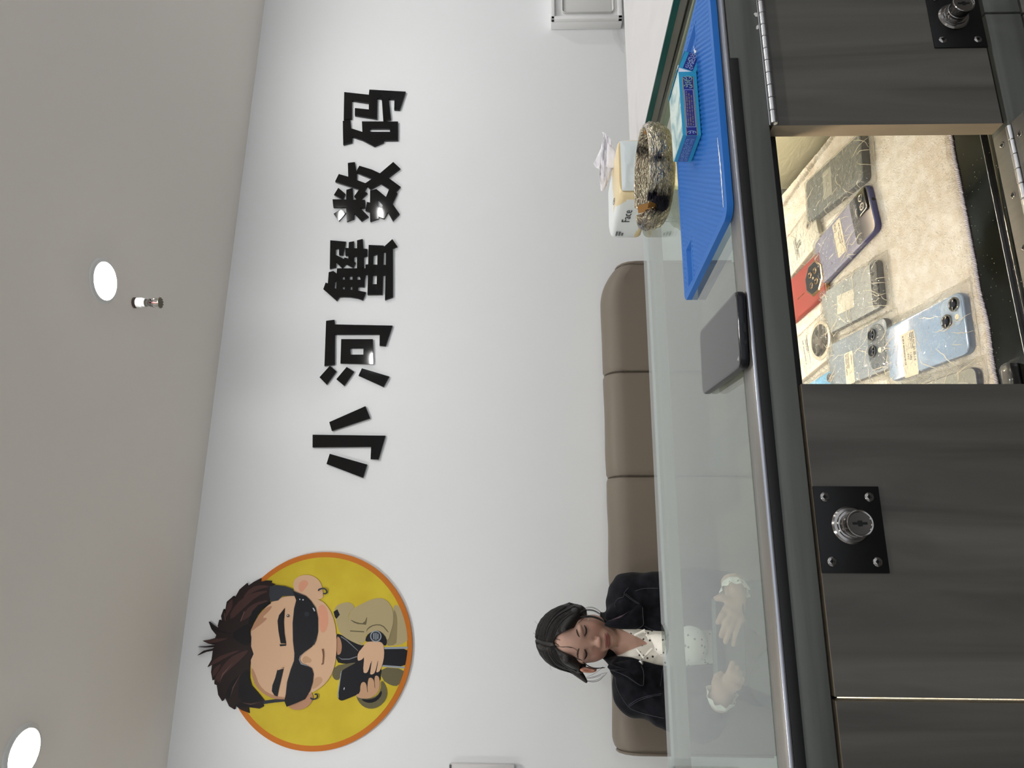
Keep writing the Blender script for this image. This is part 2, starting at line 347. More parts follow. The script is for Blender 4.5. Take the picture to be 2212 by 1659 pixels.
# ---- round cartoon emblem
EC = np.array([-196.5, 0, 706.0]); ER = 311.0; EY = WY-8
em = thing('cartoon_emblem', (EC[0], WY, EC[2]), 'round yellow wall emblem with an orange rim and a cartoon man in sunglasses', 'emblem')
lathe('rim', [(0.01, 0), (ER, 0), (ER, 7.6), (ER-1, 8), (0.01, 8)], (EC[0], WY-.1, EC[2]), mat('orange_print', rgb(198, 114, 40), .6, spec=.25), em, axis=(0, -1, 0), n=120)
M_yel = add_noise(mat('yellow_print', rgb(206, 182, 50), .6, spec=.25), nscale=9, detail=3, c1=rgb(192, 168, 42), c2=rgb(206, 184, 54), lo=.3, hi=.7)
lathe('disc_face', [(0.01, 0), (ER-17, 0), (ER-17, .4), (0.01, .4)], (EC[0], EY, EC[2]), M_yel, em, axis=(0, -1, 0), n=120)
layer = [0]
def art(name, loops, m, parent=em, x0=380, y0=1160, s=3.324, sm=1, th=.5, thick_back=False):
    layer[0] += 1; yf = EY-.5-layer[0]*.08
    L2 = [smooth_loop(wall2(crop(lp, x0, y0, s), EY), sm) if sm else wall2(crop(lp, x0, y0, s), EY) for lp in loops]
    tk = (WY-.3-yf) if thick_back else .6
    V, Fc = poly_geo(L2, tk)
    V = [(p[0], yf+tk/2-p[2], p[1]) for p in V]
    return mk(name, V, [f[::-1] for f in Fc], m, parent)
S1 = dict(x0=420, y0=1220, s=4.881); S2 = dict(x0=600, y0=1230, s=5.1875); S3 = dict(x0=700, y0=1260, s=5.53)
P = lambda n, r, g, b: mat('print_'+n, rgb(r*.94, g*.93, b*.94), .6, spec=.25)
skin, skin2, skin3, blush = P('skin', 219, 181, 146), P('skin_shade', 186, 140, 108), P('skin_tan', 198, 158, 122), P('blush', 222, 160, 128)
khaki, khaki2, khaki3 = P('khaki', 178, 164, 122), P('khaki_shade', 142, 130, 92), P('khaki_dark', 104, 98, 70)
ink, ink2, slate, brown, brown2, brown3 = P('ink', 22, 23, 28), P('ink_grey', 44, 48, 56), P('slate', 52, 56, 62), P('hair', 38, 26, 26), P('hair_lock', 72, 48, 44), P('hair_deep', 18, 15, 17)
silver, white_p = P('silver', 150, 160, 168), P('glint', 205, 212, 216)
art('coat', [[(820,265),(895,258),(950,400),(990,560),(1000,720),(720,758),(700,640),(780,500),(830,430)]], khaki, **S3)
art('coat_shade', [[(830,300),(862,350),(878,430),(872,640),(862,735),(730,750),(800,590),(835,450)]], khaki2, **S3)
art('coat', [[(680,1000),(962,1022),(930,1130),(890,1228),(800,1222),(690,1150)]], khaki3, **S3)
art('shirt', [[(150,600),(200,612),(320,670),(450,740),(720,770),(1000,770),(985,900),(965,1000),(700,990),(400,960),(250,965),(140,940),(140,700)]], ink, **S3)
art('zip_line', [[(720,762),(1000,756),(999,782),(720,786)]], silver, sm=0, **S3)
art('zip_line', [[(700,976),(968,995),(962,1018),(697,996)]], silver, sm=0, **S3)
art('neck', [[(150,630),(190,650),(212,720),(212,790),(195,850),(150,855)]], skin2, **S3)
art('collar_stitch', [[(205,630),(270,672),(405,800),(408,812),(265,684),(200,642)]], P('stitch', 120, 124, 130), sm=0, **S3)
art('collar_stitch', [[(165,878),(215,900),(300,900),(395,868),(398,880),(300,912),(212,912)]], P('stitch', 120, 124, 130), sm=0, **S3)
art('coat_chest', [[(285,400),(330,440),(480,490),(500,560),(500,722),(380,692),(320,640),(290,520)]], khaki, **S3)
art('pocket_line', [[(310,562),(480,572),(480,586),(315,576)]], khaki3, sm=0, **S3)
art('lapel', [[(118,345),(135,290),(180,248),(280,222),(340,245),(372,290),(310,340),(288,400),(296,500),(320,620),(390,690),(480,735),(440,742),(300,680),(190,600),(150,480)]], khaki, **S3)
art('lapel_patch', [[(115,340),(160,310),(190,375),(150,425),(130,400)]], ink, sm=0, **S3)
art('lapel', [[(100,1085),(130,985),(300,955),(400,942),(250,1022),(196,1062),(190,1150),(140,1158),(105,1120)]], khaki3, **S3)
art('sleeve', [[(292,380),(350,300),(500,220),(600,182),(700,174),(780,230),(822,310),(832,450),(805,560),(765,690),(720,655),(640,565),(560,585),(495,630),(485,500),(400,482),(310,440)]], khaki, **S3)
art('sleeve_fold', [[(300,425),(400,470),(480,478),(520,380),(505,500),(490,492),(380,486)]], khaki3, **S3)
art('cuff_line', [[(500,590),(520,530),(600,488),(700,492),(775,580),(765,590),(695,505),(605,500),(532,540)]], khaki3, **S3)
art('sleeve', [[(380,1335),(440,1375),(540,1376),(640,1340),(680,1260),(680,1160),(720,1180),(762,1290),(740,1390),(660,1475),(560,1503),(470,1475),(410,1410)]], khaki3, **S3)
art('cuff_band', [[(440,1378),(540,1390),(630,1360),(690,1270),(694,1330),(640,1400),(560,1432),(480,1415)]], ink, **S3)
art('handset', [[(205,1060),(240,1022),(470,905),(640,905),(690,1010),(670,1200),(440,1312),(240,1396),(200,1402),(166,1375),(164,1320)]], ink, sm=1, **S3)
art('handset_edge', [[(203,1055),(214,1040),(176,1310),(178,1375),(168,1360),(164,1320)]], silver, sm=0, **S3)
art('handset_lens', [[(234,1250),(250,1238),(246,1270),(236,1274)]], white_p, **S3)
art('hand', [[(400,905),(405,835),(470,755),(515,695),(620,680),(700,705),(722,800),(714,920),(672,1045),(630,1068),(622,1040),(645,915),(612,1065),(575,1092),(545,1080),(568,915),(530,1050),(500,1077),(466,1058),(484,870),(460,908),(412,928)]], skin, **S3)
art('hand', [[(380,1330),(432,1312),(438,1200),(475,1172),(507,1200),(517,1285),(528,1140),(560,1122),(595,1150),(607,1225),(604,1112),(635,1098),(664,1130),(671,1250),(625,1330),(540,1374),(460,1376),(400,1362)]], skin3, **S3)
for q in ([(545,1070),(566,930),(572,930),(552,1078)], [(622,1040),(642,930),(648,930),(628,1050)], [(508,1200),(520,1300),(526,1298),(514,1200)], [(596,1150),(608,1250),(613,1248),(602,1150)]): art('finger_line', [q], ink2, sm=0, **S3)
art('watch_strap', [[(494,700),(500,650),(530,600),(620,560),(690,580),(752,660),(745,742),(715,742),(690,700),(600,692)]], ink, **S3)
circ = lambda cx, cy, r, n=28: [(cx+r*math.cos(2*math.pi*k/n), cy+r*math.sin(2*math.pi*k/n)) for k in range(n)]
art('watch_bezel', [circ(620, 632, 68), circ(620, 632, 56)], silver, sm=0, **S3)
art('watch_face', [circ(620, 632, 56)], slate, sm=0, **S3)
for q in ([(590,600),(605,592),(604,672),(592,664)], [(616,592),(628,592),(628,676),(616,676)], [(640,600),(652,606),(650,662),(638,668)]): art('watch_mark', [q], silver, sm=0, **S3)
art('ear', [[(842,350),(852,305),(895,277),(950,270),(1005,288),(1042,328),(1056,380),(1060,450),(960,440),(865,415)]], skin)
art('ear_hollow', [[(880,345),(905,312),(940,310),(955,335),(935,365),(910,395),(888,392)]], blush)
art('ear', [[(800,1205),(830,1235),(880,1242),(935,1228),(975,1190),(992,1140),(960,1100),(850,1130)]], skin2)
art('face', [[(535,700),(560,640),(600,580),(640,510),(690,465),(760,432),(850,420),(940,425),(1045,452),(1105,515),(1140,600),(1156,710),(1156,810),(1145,915),(1112,1005),(1055,1072),(985,1115),(900,1150),(800,1167),(710,1162),(630,1125),(572,1065),(545,985),(540,880)]], skin)
art('face_shade', [[(548,930),(575,985),(600,1060),(660,1120),(760,1150),(860,1150),(800,1168),(710,1163),(630,1126),(572,1066),(545,985)]], skin2)
art('cheek', [[(1020,500),(1060,480),(1090,520),(1100,600),(1080,680),(1040,690),(1030,600)]], blush)
art('cheek', [[(1000,1010),(1040,1000),(1060,1030),(1020,1075),(980,1095),(985,1050)]], skin3)
art('nose_shade', [[(905,880),(930,850),(960,865),(980,885),(965,905),(945,900),(925,910)]], skin3)
art('forehead_shade', [[(590,710),(612,660),(680,530),(760,450),(828,430),(800,480),(712,562),(776,558),(740,600),(660,660)]], skin2, **S1)
art('hair', [[(708,140),(704,178),(765,165),(820,168),(814,190),(860,206),(812,228),(822,262),(800,330),(800,378),(810,408),(740,450),(680,512),(640,580),(610,660),(590,712),(605,762),(602,860),(628,940),(600,1000),(590,1080),(590,1190),(610,1270),(680,1350),(742,1428),(728,1468),(736,1490),(690,1515),(578,1500),(585,1562),(500,1530),(432,1480),(425,1524),(370,1490),(324,1392),(296,1436),(255,1370),(240,1268),(215,1256),(216,1205),(195,1218),(180,1130),(190,1050),(142,1077),(185,1000),(198,905),(120,920),(32,956),(100,905),(190,885),(215,868),(120,872),(36,866),(120,860),(225,846),(150,830),(90,800),(160,790),(222,772),(235,740),(185,680),(155,600),(205,640),(262,678),(250,640),(266,580),(300,606),(285,540),(312,466),(328,490),(345,390),(416,328),(428,352),(480,260),(556,194),(562,226),(630,180)]], brown, sm=0, thick_back=True, **S1)
for q, m in (([(500,362),(600,235),(720,212),(815,230),(700,252),(620,290)], brown2), ([(380,505),(500,352),(650,285),(805,270),(660,335),(530,450),(385,590)], brown2), ([(488,600),(540,480),(640,400),(800,365),(710,435),(570,560)], brown2), ([(338,565),(335,440),(412,340),(405,450),(360,520)], brown2),
             ([(240,1262),(262,1120),(370,985),(480,925),(590,890),(510,985),(390,1090),(300,1180)], brown2), ([(188,1195),(200,1100),(300,1025),(240,1150)], brown2), ([(212,1240),(240,1150),(300,1080),(260,1190)], brown2), ([(150,1070),(230,980),(400,915),(500,895),(350,970),(210,1050)], brown2), ([(95,802),(230,780),(380,770),(250,815),(170,828)], brown2),
             ([(160,605),(230,690),(330,705),(430,735),(300,715),(210,690)], brown3), ([(470,1440),(470,1250),(500,1145),(590,1090),(580,1250),(660,1350),(735,1420),(640,1455)], brown3), ([(325,1390),(380,1250),(500,1140),(440,1240),(400,1330),(380,1420)], brown3), ([(520,640),(590,620),(600,720),(600,850),(500,840),(380,740)], brown3), ([(640,440),(790,380),(810,405),(690,500),(620,640),(560,620)], brown3), ([(440,1500),(480,1440),(560,1480),(700,1490),(578,1498)], brown3)):
    art('hair_lock', [q], m, **S1)
for q in ([(322,520),(330,590),(336,588),(328,500)], [(490,590),(530,490),(536,492),(496,600)], [(380,1410),(410,1290),(492,1150),(416,1300)], [(500,1450),(600,1472),(720,1440),(600,1464)], [(270,1250),(300,1150),(420,1020),(310,1160)]): art('hair_glint', [q], P('hair_glint', 110, 84, 76), sm=0, **S1)
art('sideburn', [[(800,228),(870,214),(960,225),(1045,255),(1062,328),(1000,326),(930,330),(890,375),(812,388),(795,330)]], slate, sm=0, **S1)
art('sideburn', [[(735,1430),(860,1415),(975,1420),(955,1440),(850,1450),(728,1468)]], ink2, sm=0, **S1)
art('eyebrow', [[(960,452),(948,600),(955,720),(972,830),(915,826),(892,700),(882,590),(898,530)]], brown3, sm=0, **S1)
art('eyebrow', [[(950,1075),(920,1210),(898,1300),(880,1386),(850,1375),(822,1330),(828,1270),(858,1190),(880,1105)]], ink, sm=0, **S1)
art('eyebrow_slit', [[(903,838),(975,836),(970,852),(910,858)]], ink, sm=0, **S1)
art('eyebrow_slit', [[(884,1100),(948,1082),(948,1090),(886,1110)]], skin, sm=0, **S1)
art('piercing', [circ(992, 537, 15)], slate, sm=0, **S1)
art('piercing_glint', [circ(990, 534, 6)], white_p, sm=0, **S1)
art('sunglasses', [[(172,238),(250,268),(325,300),(378,352),(430,430),(456,540),(456,700),(434,800),(385,868),(310,920),(258,970),(246,1010),(268,1058),(340,1080),(388,1105),(407,1170),(397,1260),(372,1350),(312,1450),(220,1492),(106,1537),(80,1470),(95,1400),(110,1260),(150,1120),(188,1020),(192,940),(176,800),(172,600),(188,440),(212,345)]], ink, sm=0, **S2)
art('sunglasses_rim', [[(212,345),(218,345),(196,440),(180,600),(184,800),(199,940),(195,1022),(158,1122),(118,1262),(103,1400),(95,1400),(110,1260),(150,1120),(188,1020),(192,940),(176,800),(172,600),(188,440)]], slate, sm=0, **S2)
art('sunglasses_rim', [[(320,912),(262,965),(250,1010),(275,1052),(345,1074),(342,1082),(266,1060),(243,1010),(255,968),(312,918)]], silver, sm=0, **S2)
art('lens_glint', [[(395,430),(410,432),(426,465),(415,470)]], white_p, sm=0, **S2)
art('lens_glint', [circ(332, 500, 27)], ink2, sm=0, **S2)
art('lens_glint', [[(405,830),(430,770),(436,790),(412,850)]], slate, sm=0, **S2)
art('hinge_dot', [circ(254, 335, 7)], white_p, sm=0, **S2); art('hinge_dot', [circ(290, 340, 8)], white_p, sm=0, **S2)
art('temple', [[(172,238),(320,298),(330,300),(240,278)]], slate, sm=0, **S2)
art('mouth', [[(500,890),(516,888),(523,960),(514,1058),(495,1068),(507,1045),(512,960)]], P('mouth', 120, 78, 52), sm=0, **S2)
art('mouth_bracket', [[(493,1050),(507,1060),(500,1068)]], P('mouth', 120, 78, 52), sm=0, **S2)
def ring_line(pts, w):
    A = spline(pts, 6); L, R_ = [], []
    for i, p in enumerate(A):
        d = A[min(i+1, len(A)-1)]-A[max(i-1, 0)]; d = d/(np.linalg.norm(d)+1e-9); nn = np.array([-d[1], d[0]]); L.append(tuple(p+nn*w)); R_.append(tuple(p-nn*w))
    return L+R_[::-1]
art('earring', [ring_line([(460,240),(475,222),(520,214),(550,232),(556,255),(540,272),(515,268)], 8)], slate, sm=0, **S2)
art('earring', [ring_line([(372,1436),(400,1452),(440,1440),(452,1415),(440,1395),(420,1398)], 8)], ink2, sm=0, **S2)

# ---- white boxes on the wall
bx = thing('wall_box', (2345, WY, -232), 'white plastic wall box with a raised rim, above the far end of the next counter', 'wall box')
box('back_plate', 2291, 2560, WY-45, WY, -381, -82, M_white, bx, 4)
bm = bmesh.new()
for a in ((2291, 2560, -381, -362), (2291, 2560, -98, -82), (2291, 2308, -381, -82), (2545, 2560, -381, -82)): bbox(bm, a[0], a[1], WY-62, WY-44, a[2], a[3], 3)
mkbm('rim', bm, M_white, bx, 30)
bm = bmesh.new(); bbox(bm, 2330, 2530, WY-50, WY-44, -345, -130, 14, 4); mkbm('door_panel', bm, mat('grey_white', rgb(206, 206, 204), .45), bx, 30)
pb = thing('switch_panel', (-600, WY, 155), 'white wall panel with a dark top edge, cut by the picture border under the emblem', 'wall panel')
box('cover', -680, -534, WY-22, WY, 53, 258, mat('panel_white', rgb(205, 203, 202), .3), pb, 4)
box('dark_edge', -680, -536, WY-23.5, WY-3, 252, 259, mat('dark_grey_edge', rgb(90, 90, 90), .5), pb, 1)

# scrap of clear film on the wall under the box
def wall_film():
    L = wall2([(1321, 52), (1333, 47), (1341, 60), (1347, 84), (1348, 114), (1340, 108), (1334, 96), (1326, 84)], 2494); V, Fc = poly_geo([L], 0); bm = bmesh.new(); vs = [bm.verts.new(v) for v in V]
    for f in Fc: bm.faces.new([vs[i] for i in f])
    bmesh.ops.remove_doubles(bm, verts=bm.verts[:], dist=.05); bmesh.ops.triangulate(bm, faces=bm.faces[:])
    for _ in range(3): bmesh.ops.subdivide_edges(bm, edges=[e for e in bm.edges if e.calc_length() > 6], cuts=1, use_grid_fill=True)
    for v in bm.verts: x, z = v.co.x, v.co.y; v.co = Vector((x, 2499.9-9*abs(noise.noise(Vector((x*.06, z*.05, 3)))), z))
    o = mkbm('protective_film', bm, clear_mat('wall_film_clear', (.97, .97, .97, 1), 1.45, .08), bx, 70); o['label'] = 'clear peeling protective film'
wall_film()

# ================================================================ DISPLAY COUNTER
GT = -198.0                      # top of the counter glass
X0, X1 = -800.0, 716.0
cab = thing('display_counter', (-20, 890, FZ), 'dark wood and glass display counter with black lock plates, its middle flap hanging open', 'display counter')
box('top_rail', X0, X1, 610, 641, -235, GT-4.5, M_woodh, cab, .6)
box('top_frame_strip', X0, X1, 612, 641, GT-4.5, GT-.5, M_alu, cab, .5)
box('metal_edge', X0, X1, 609.2, 611.8, GT-3.4, GT, M_aluedge, cab, .5)
box('gap_blocker', X0, X1, 628.6, 640, -247, -235.2, M_blackmatte, cab, .3)  # added black strip, blocks light leaking through the gap above the doors
box('black_label_strip', X0, 521, 609, 610.2, -210.5, GT-3.5, M_blackmatte, cab, .3)
box('top_glass', X0, X1-8, 641.3, 1150, GT-5, GT, M_glass, cab, .3, 1)
box('glass_edge', X0, X1-8, 641, 641.6, GT-4.6, GT-.6, M_glassedge, cab, 0)
# leaning front pane
gv = []
for (y, z) in ((1147.5, GT-5), (1152, GT-5), (1176, -492), (1171.5, -492)):
    gv += [(X0, y, z), (X1-8, y, z)]
mk('front_glass', gv, [(0, 1, 7, 6), (2, 4, 5, 3), (0, 2, 3, 1), (6, 7, 5, 4), (0, 6, 4, 2), (1, 3, 5, 7)], M_frontglass, cab)
lb = box('led_bar', X0, X1-10, 1126, 1146.5, GT-28, GT-5.2, M_ledbar, cab, 1)
box('lip', X0, X1-10, 1126, 1128, GT-29.2, GT-28, M_ledbar, lb, 0)
bm = bmesh.new(); xx = X0+12
while xx < X1-20: bbox(bm, xx-2.5, xx+2.5, 1130, 1136, GT-29.2, GT-28.0); xx += 16.7
mkbm('led_strip', bm, M_led, lb)
lb = box('led_bar', X0, X1-10, 641.4, 656, -232, GT-5.2, M_ledbar, cab, 1)
bm = bmesh.new(); xx = X0+12
while xx < X1-20: bbox(bm, xx-2.5, xx+2.5, 645, 651, -233.2, -232); xx += 16.7
mkbm('led_strip', bm, M_led2, lb)
SL = .10                          # the mat rises gently towards the front pane
box('shelf_board', X0, X1, 628, 1180, -512, -494, M_blackmatte, cab, .5)
box('shelf_glass', X0, X1-8, 681, 1168, -494, -488, M_shelf, cab, .6)
box('shelf_edge_line', X0, X1-8, 680.2, 681, -494, -487.8, M_aluedge, cab, 0)
box('shelf_edge_line', X0, X1-8, 666.4, 667.2, -494, -490.8, M_aluedge, cab, 0)
box('shelf_base_strip', X0, X1-8, 667, 681, -494, -491, M_shelf, cab, .5)
box('lower_rail', X0, 572, 610, 634, -503, -467, M_woodh, cab, .8)
box('lower_rail', 574.5, X1, 610, 634, -503, -467, M_woodh, cab, .8)
for xa_, xb in ((X0, -410), (-406, 82), (86, 572), (574.5, X1)): box('lower_panel', xa_, xb, 611, 629, FZ+60, -506, M_woodv, cab, .8)
box('plinth', X0, X1, 640, 1160, FZ, FZ+60, M_blackmatte, cab, 1)
box('front_panel', X0, X1, 1160, 1180, FZ+60, -512, M_woodv, cab, 1)
M_endfilm = add_noise(mat('filmed_end_panel', rgb(206, 204, 180), .18, spec=.6), scale=(1, 1, 3), nscale=18, detail=4, bump=.35, dist=.002, distortion=1.5)
box('end_panel', X1-7, X1, 641, 1168, -494, GT-5.5, M_endfilm, cab, .4)
box('end_panel', X0, X0+7, 641, 1150, -494, GT-5.5, M_endfilm, cab, .4)
box('side_board', X0, X0+18, 634, 1160, FZ+60, -512, M_woodv, cab, .4)
box('side_board', X1-18, X1, 634, 1160, FZ+60, -512, M_woodv, cab, .4)

for pts in ([(1628, 30), (1631, 27), (1637, 28), (1641, 33), (1638, 36), (1632, 36)], [(1634, 56), (1640, 52), (1640, 60), (1636, 64), (1633, 62)]):
    Q = [atY(a, b, 609.7) for a, b in pts]; mk('paint_fleck', Q, [tuple(range(len(Q)))], mat('white_fleck', rgb(190, 190, 186), .8), cab)
def screw(c, nrm, r, parent, m=M_chrome):
    V, Fc = lathe_geo([(0.01, 0), (r, 0), (r, .5), (r*.8, 1.1), (r*.45, 1.3), (r*.4, .7), (0.01, .7)], c, nrm, 20)
    g = Geo().add(V, Fc); u, w = frame_of(nrm); c2 = np.array(c)+np.array(nrm)*1.25
    sc_ = g.build('screw', m, parent, 30); n_ = np.array(nrm, float); c3 = np.array(c)+n_*1.34; k = Geo(); L = r*.5; w_ = r*.12
    for p, q in ((u, w), (w, u)): k.add([c3+p*L+q*w_, c3-p*L+q*w_, c3-p*L-q*w_, c3+p*L-q*w_, ], [(0, 1, 2, 3)])
    k.build('cross_slot', M_keyhole, sc_, False); return sc_
def piano_hinge(name, x0, x1, y, z, r, parent, n):
    g = Geo(); L = (x1-x0)/n
    for k in range(n):
        V, Fc = lathe_geo([(r*.8, 0), (r, .5), (r, L-.9), (r*.8, L-.4)], (x0+k*L, y, z), (1, 0, 0), 14); g.add(V, Fc)
    return g.build(name, M_steel, parent, 40)
def lock_set(door, px_, pz, w, h, lx, lz, yf):
    box('lock_plate', px_, px_+w, yf-1.6, yf-.05, pz-h, pz, M_plate, door, .5)
    for a, b in ((9, 9), (w-9, 9), (9, h-9), (w-9, h-9)): screw((px_+a, yf-1.6, pz-b), (0, -1, 0), 3.9, door)
    ax = (0, -1, 0); c = (lx, yf-1.6, lz)
    lathe('lock_collar', [(0.01, 0), (15.4, 0), (15.6, 1.2), (14.2, 2.8), (12.2, 3.2), (11.8, 4.8), (10.6, 5.2), (0.01, 5.2)], c, M_chrome, door, ax, 48, smooth=25)
    lathe('lock_cylinder', [(0.01, 4), (9.8, 4), (9.8, 8), (10.4, 8.4), (10.4, 9.2), (9.9, 9.6), (9.9, 17), (10.9, 17.5), (10.9, 19), (10.2, 19.6), (9.3, 19.4), (8.8, 18.3), (0.01, 18.0)], c, M_chrome, door, ax, 48, smooth=25)
    bm = bmesh.new(); bbox(bm, lx-1.1, lx+1.1, c[1]-18.35, c[1]-17.5, lz-6.2, lz+6.2, .3)
    bbox(bm, lx-2.4, lx+2.4, c[1]-18.3, c[1]-17.5, lz-2.2, lz+2.0, .4); mkbm('keyhole', bm, M_keyhole, door)
def door_panel(x0, x1, y0=610, y1=628, z0=-462, z1=-238.5):
    bm = bmesh.new(); b2 = bmesh.new(); bmesh.ops.create_cube(b2, size=1)
    for v in b2.verts: v.co = Vector(((x0+x1)/2+v.co.x*(x1-x0), (y0+y1)/2+v.co.y*(y1-y0), (z0+z1)/2+v.co.z*(z1-z0)))
    b2.normal_update(); merge(bm, b2, 0); bm.normal_update()
    for f in bm.faces: f.material_index = 0 if abs(f.normal.y) > .5 else 1
    return mkbm('door', bm, [M_woodv, M_edge], cab)
dR = door_panel(441, 706)
box('trim_strip', 441, 706, 609.7, 610.1, -462.1, -461, M_plate, dR, 0)
lock_set(dR, 530, -409, 71, 53, 567, -433, 610)
piano_hinge('hinge', 441, 706, 607.4, -238.5, 3.6, dR, 18)
box('hinge_leaf', 441, 706, 608.6, 610, -236, -234.6, M_steel, dR, .2)
dL = door_panel(-80, 175.5)
lock_set(dL, 14, -238, 71, 55, 52.5, -265.5, 610)
piano_hinge('hinge', -80, 175, 607, -465.5, 3.0, dL, 16)
dLL = door_panel(-340, -83.2)
lock_set(dLL, -246, -238, 71, 55, -208, -265.5, 610)
door_panel(-600, -343)
door_panel(X0, -603)
# open flap: hinged along its lower edge, hanging out towards the staff side
bm = bmesh.new(); bbox(bm, 180, 439, 588, 606, -690, -466.6, .5); dM = mkbm('door', bm, M_woodv, cab)
M_leaf = add_noise(mat('dusty_steel_leaf', rgb(112, 110, 105), .5, .7), scale=(60, 1, 1), nscale=3, rough_var=(.35, .6))
box('hinge_leaf', 181, 438, 588.5, 605, -466.8, -465.6, M_leaf, dM, .2)
for k in range(5): screw((420-k*56, 597, -465.6), (0, 0, 1), 3.2, dM)
piano_hinge('hinge', 182, 437, 608.4, -465.2, 3.0, dM, 16)
box('hinge_leaf', 182, 439, 611.5, 633, -467, -465.6, M_leaf, dM, .2)
for k in range(5): screw((425-k*56, 622, -465.6), (0, 0, 1), 3.2, dM)

# ---- neighbouring counter on the right, a little higher
nb = thing('side_counter', (1300, 950, FZ), 'next glass topped counter with a green glass edge, beyond the blue mat', 'display counter')
def prism(name, pts, z0, z1, m, parent):
    V = [(x, y, z0) for x, y in pts]+[(x, y, z1) for x, y in pts]; n = len(pts)
    return mk(name, V, [tuple(range(n-1, -1, -1)), tuple(range(n, 2*n))]+[(i, (i+1) % n, n+(i+1) % n, n+i) for i in range(n)], m, parent)
EDG = [(721, 640), (702, 1132)]
M_nbtop = add_noise(mat('pale_counter_top', rgb(208, 204, 204), .12, spec=.5), nscale=5, detail=5, distortion=2, rough_var=(.05, .22))
prism('top_glass', [(723.5, 640), (2000, 640), (2000, 1132), (704.5, 1132)], -188.5, -179.8, M_nbtop, nb)
prism('glass_edge', [(721, 640), (723.5, 640), (704.5, 1132), (702, 1132)], -188.5, -180, M_glassedge, nb)
prism('metal_frame', [(722, 640), (2000, 640), (2000, 1130), (703, 1130)], -197.9, -188.6, M_alu, nb)
prism('body', [(728, 645), (2000, 645), (2000, 1120), (719, 1120)], FZ, -198, M_woodv, nb)

# ================================================================ THINGS ON THE COUNTER
# ---- blue repair mat with diagonal ridges and two small trays
MZ0, MZ1 = GT+.2, -191.3
C4 = [np.array(q, float) for q in ((352, 625), (664, 622), (647, 821), (343, 829))]
pocket = [((354, 403, 776, 802)), ((614, 637, 688, 736))]
nx, ny = 300, 200
V, Fc = [], []
for j in range(ny+1):
    for i in range(nx+1):
        a, b = i/nx, j/ny
        p = C4[0]*(1-a)*(1-b)+C4[1]*a*(1-b)+C4[2]*a*b+C4[3]*(1-a)*b
        # rounded corners
        ed = min(a, 1-a)*310; eb = min(b, 1-b)*200
        z = MZ1
        d = (p[0]*.83-p[1]*.55)
        if ed > 9 and eb > 9:
            s = (d/5.2) % 1.0; z = MZ1+.9*min(1, max(0, 2.2*min(s, 1-s)*2-.5))-.65+.12*math.sin((p[0]*.55+p[1]*.83)*3.0)
        for (qx0, qx1, qy0, qy1) in pocket:
            m_ = min(p[0]-qx0, qx1-p[0], p[1]-qy0, qy1-p[1])
            if m_ > 0: z = MZ1-4.2*min(1, m_/2.5)
            elif m_ > -3: z = MZ1+.4
        V.append((p[0], p[1], z))
def gi(i, j): return j*(nx+1)+i
for j in range(ny):
    for i in range(nx): Fc.append((gi(i, j), gi(i+1, j), gi(i+1, j+1), gi(i, j+1)))
ring = [gi(i, 0) for i in range(nx+1)]+[gi(nx, j) for j in range(1, ny+1)]+[gi(i, ny) for i in range(nx-1, -1, -1)]+[gi(0, j) for j in range(ny-1, 0, -1)]
r = 14
def rc(p):
    for k, c in enumerate(C4):
        cen = np.mean(C4, axis=0); n1 = (C4[(k+1) % 4]-c); n1 /= np.linalg.norm(n1); n2 = (C4[(k-1) % 4]-c); n2 /= np.linalg.norm(n2)
        v = np.array(p[:2])-c; u1, u2 = v@n1, v@n2
        if u1 < r and u2 < r:
            q = np.array([u1-r, u2-r]); L = np.linalg.norm(q)
            if L > r: q = q*r/L; t = q+r; return (c[0]+n1[0]*t[0]+n2[0]*t[1], c[1]+n1[1]*t[0]+n2[1]*t[1], p[2])
    return p
V = [rc(p) for p in V]
n0 = len(V); V += [(V[k][0], V[k][1], MZ0) for k in ring]
for q in range(len(ring)): q2 = (q+1) % len(ring); Fc.append((ring[q2], ring[q], n0+q, n0+q2))
Fc.append(tuple(n0+q for q in range(len(ring)-1, -1, -1)))
M_mat = add_noise(mat('blue_silicone', rgb(28, 98, 176), .55, spec=.35), nscale=500, detail=1, bump=.15, dist=.0003)
mt = tag(mk('repair_mat', V, Fc, M_mat, base=(500, 725, MZ0), smooth=25), 'bright blue ridged silicone work mat lying on the counter glass', 'mat')
M_scuff = mat('white_scuff', rgb(222, 226, 230), .8)
def scuff(pts, w):
    V, Fc = [], []; A = spline(pts, 14); n = len(A)
    for i, p in enumerate(A):
        d = A[min(i+1, n-1)]-A[max(i-1, 0)]; nn = np.array([-d[1], d[0]])/(np.linalg.norm(d)+1e-9); ww = w*min(1, 3*i/n+.2, 3*(n-i)/n+.2)
        V += [(p[0]+nn[0]*ww*random.uniform(.4, 1.2), p[1]+nn[1]*ww*random.uniform(.4, 1.2), MZ1+.35), (p[0]-nn[0]*ww*random.uniform(.4, 1.2), p[1]-nn[1]*ww*random.uniform(.4, 1.2), MZ1+.35)]
    for i in range(n-1): Fc.append((2*i+1, 2*i, 2*i+2, 2*i+3))
    return mk('scuff', V, Fc, M_scuff, mt)
scuff([(447, 637), (420, 635), (395, 635), (366, 636)], 1.9); scuff([(616, 700), (606, 697), (600, 690)], 2.0)

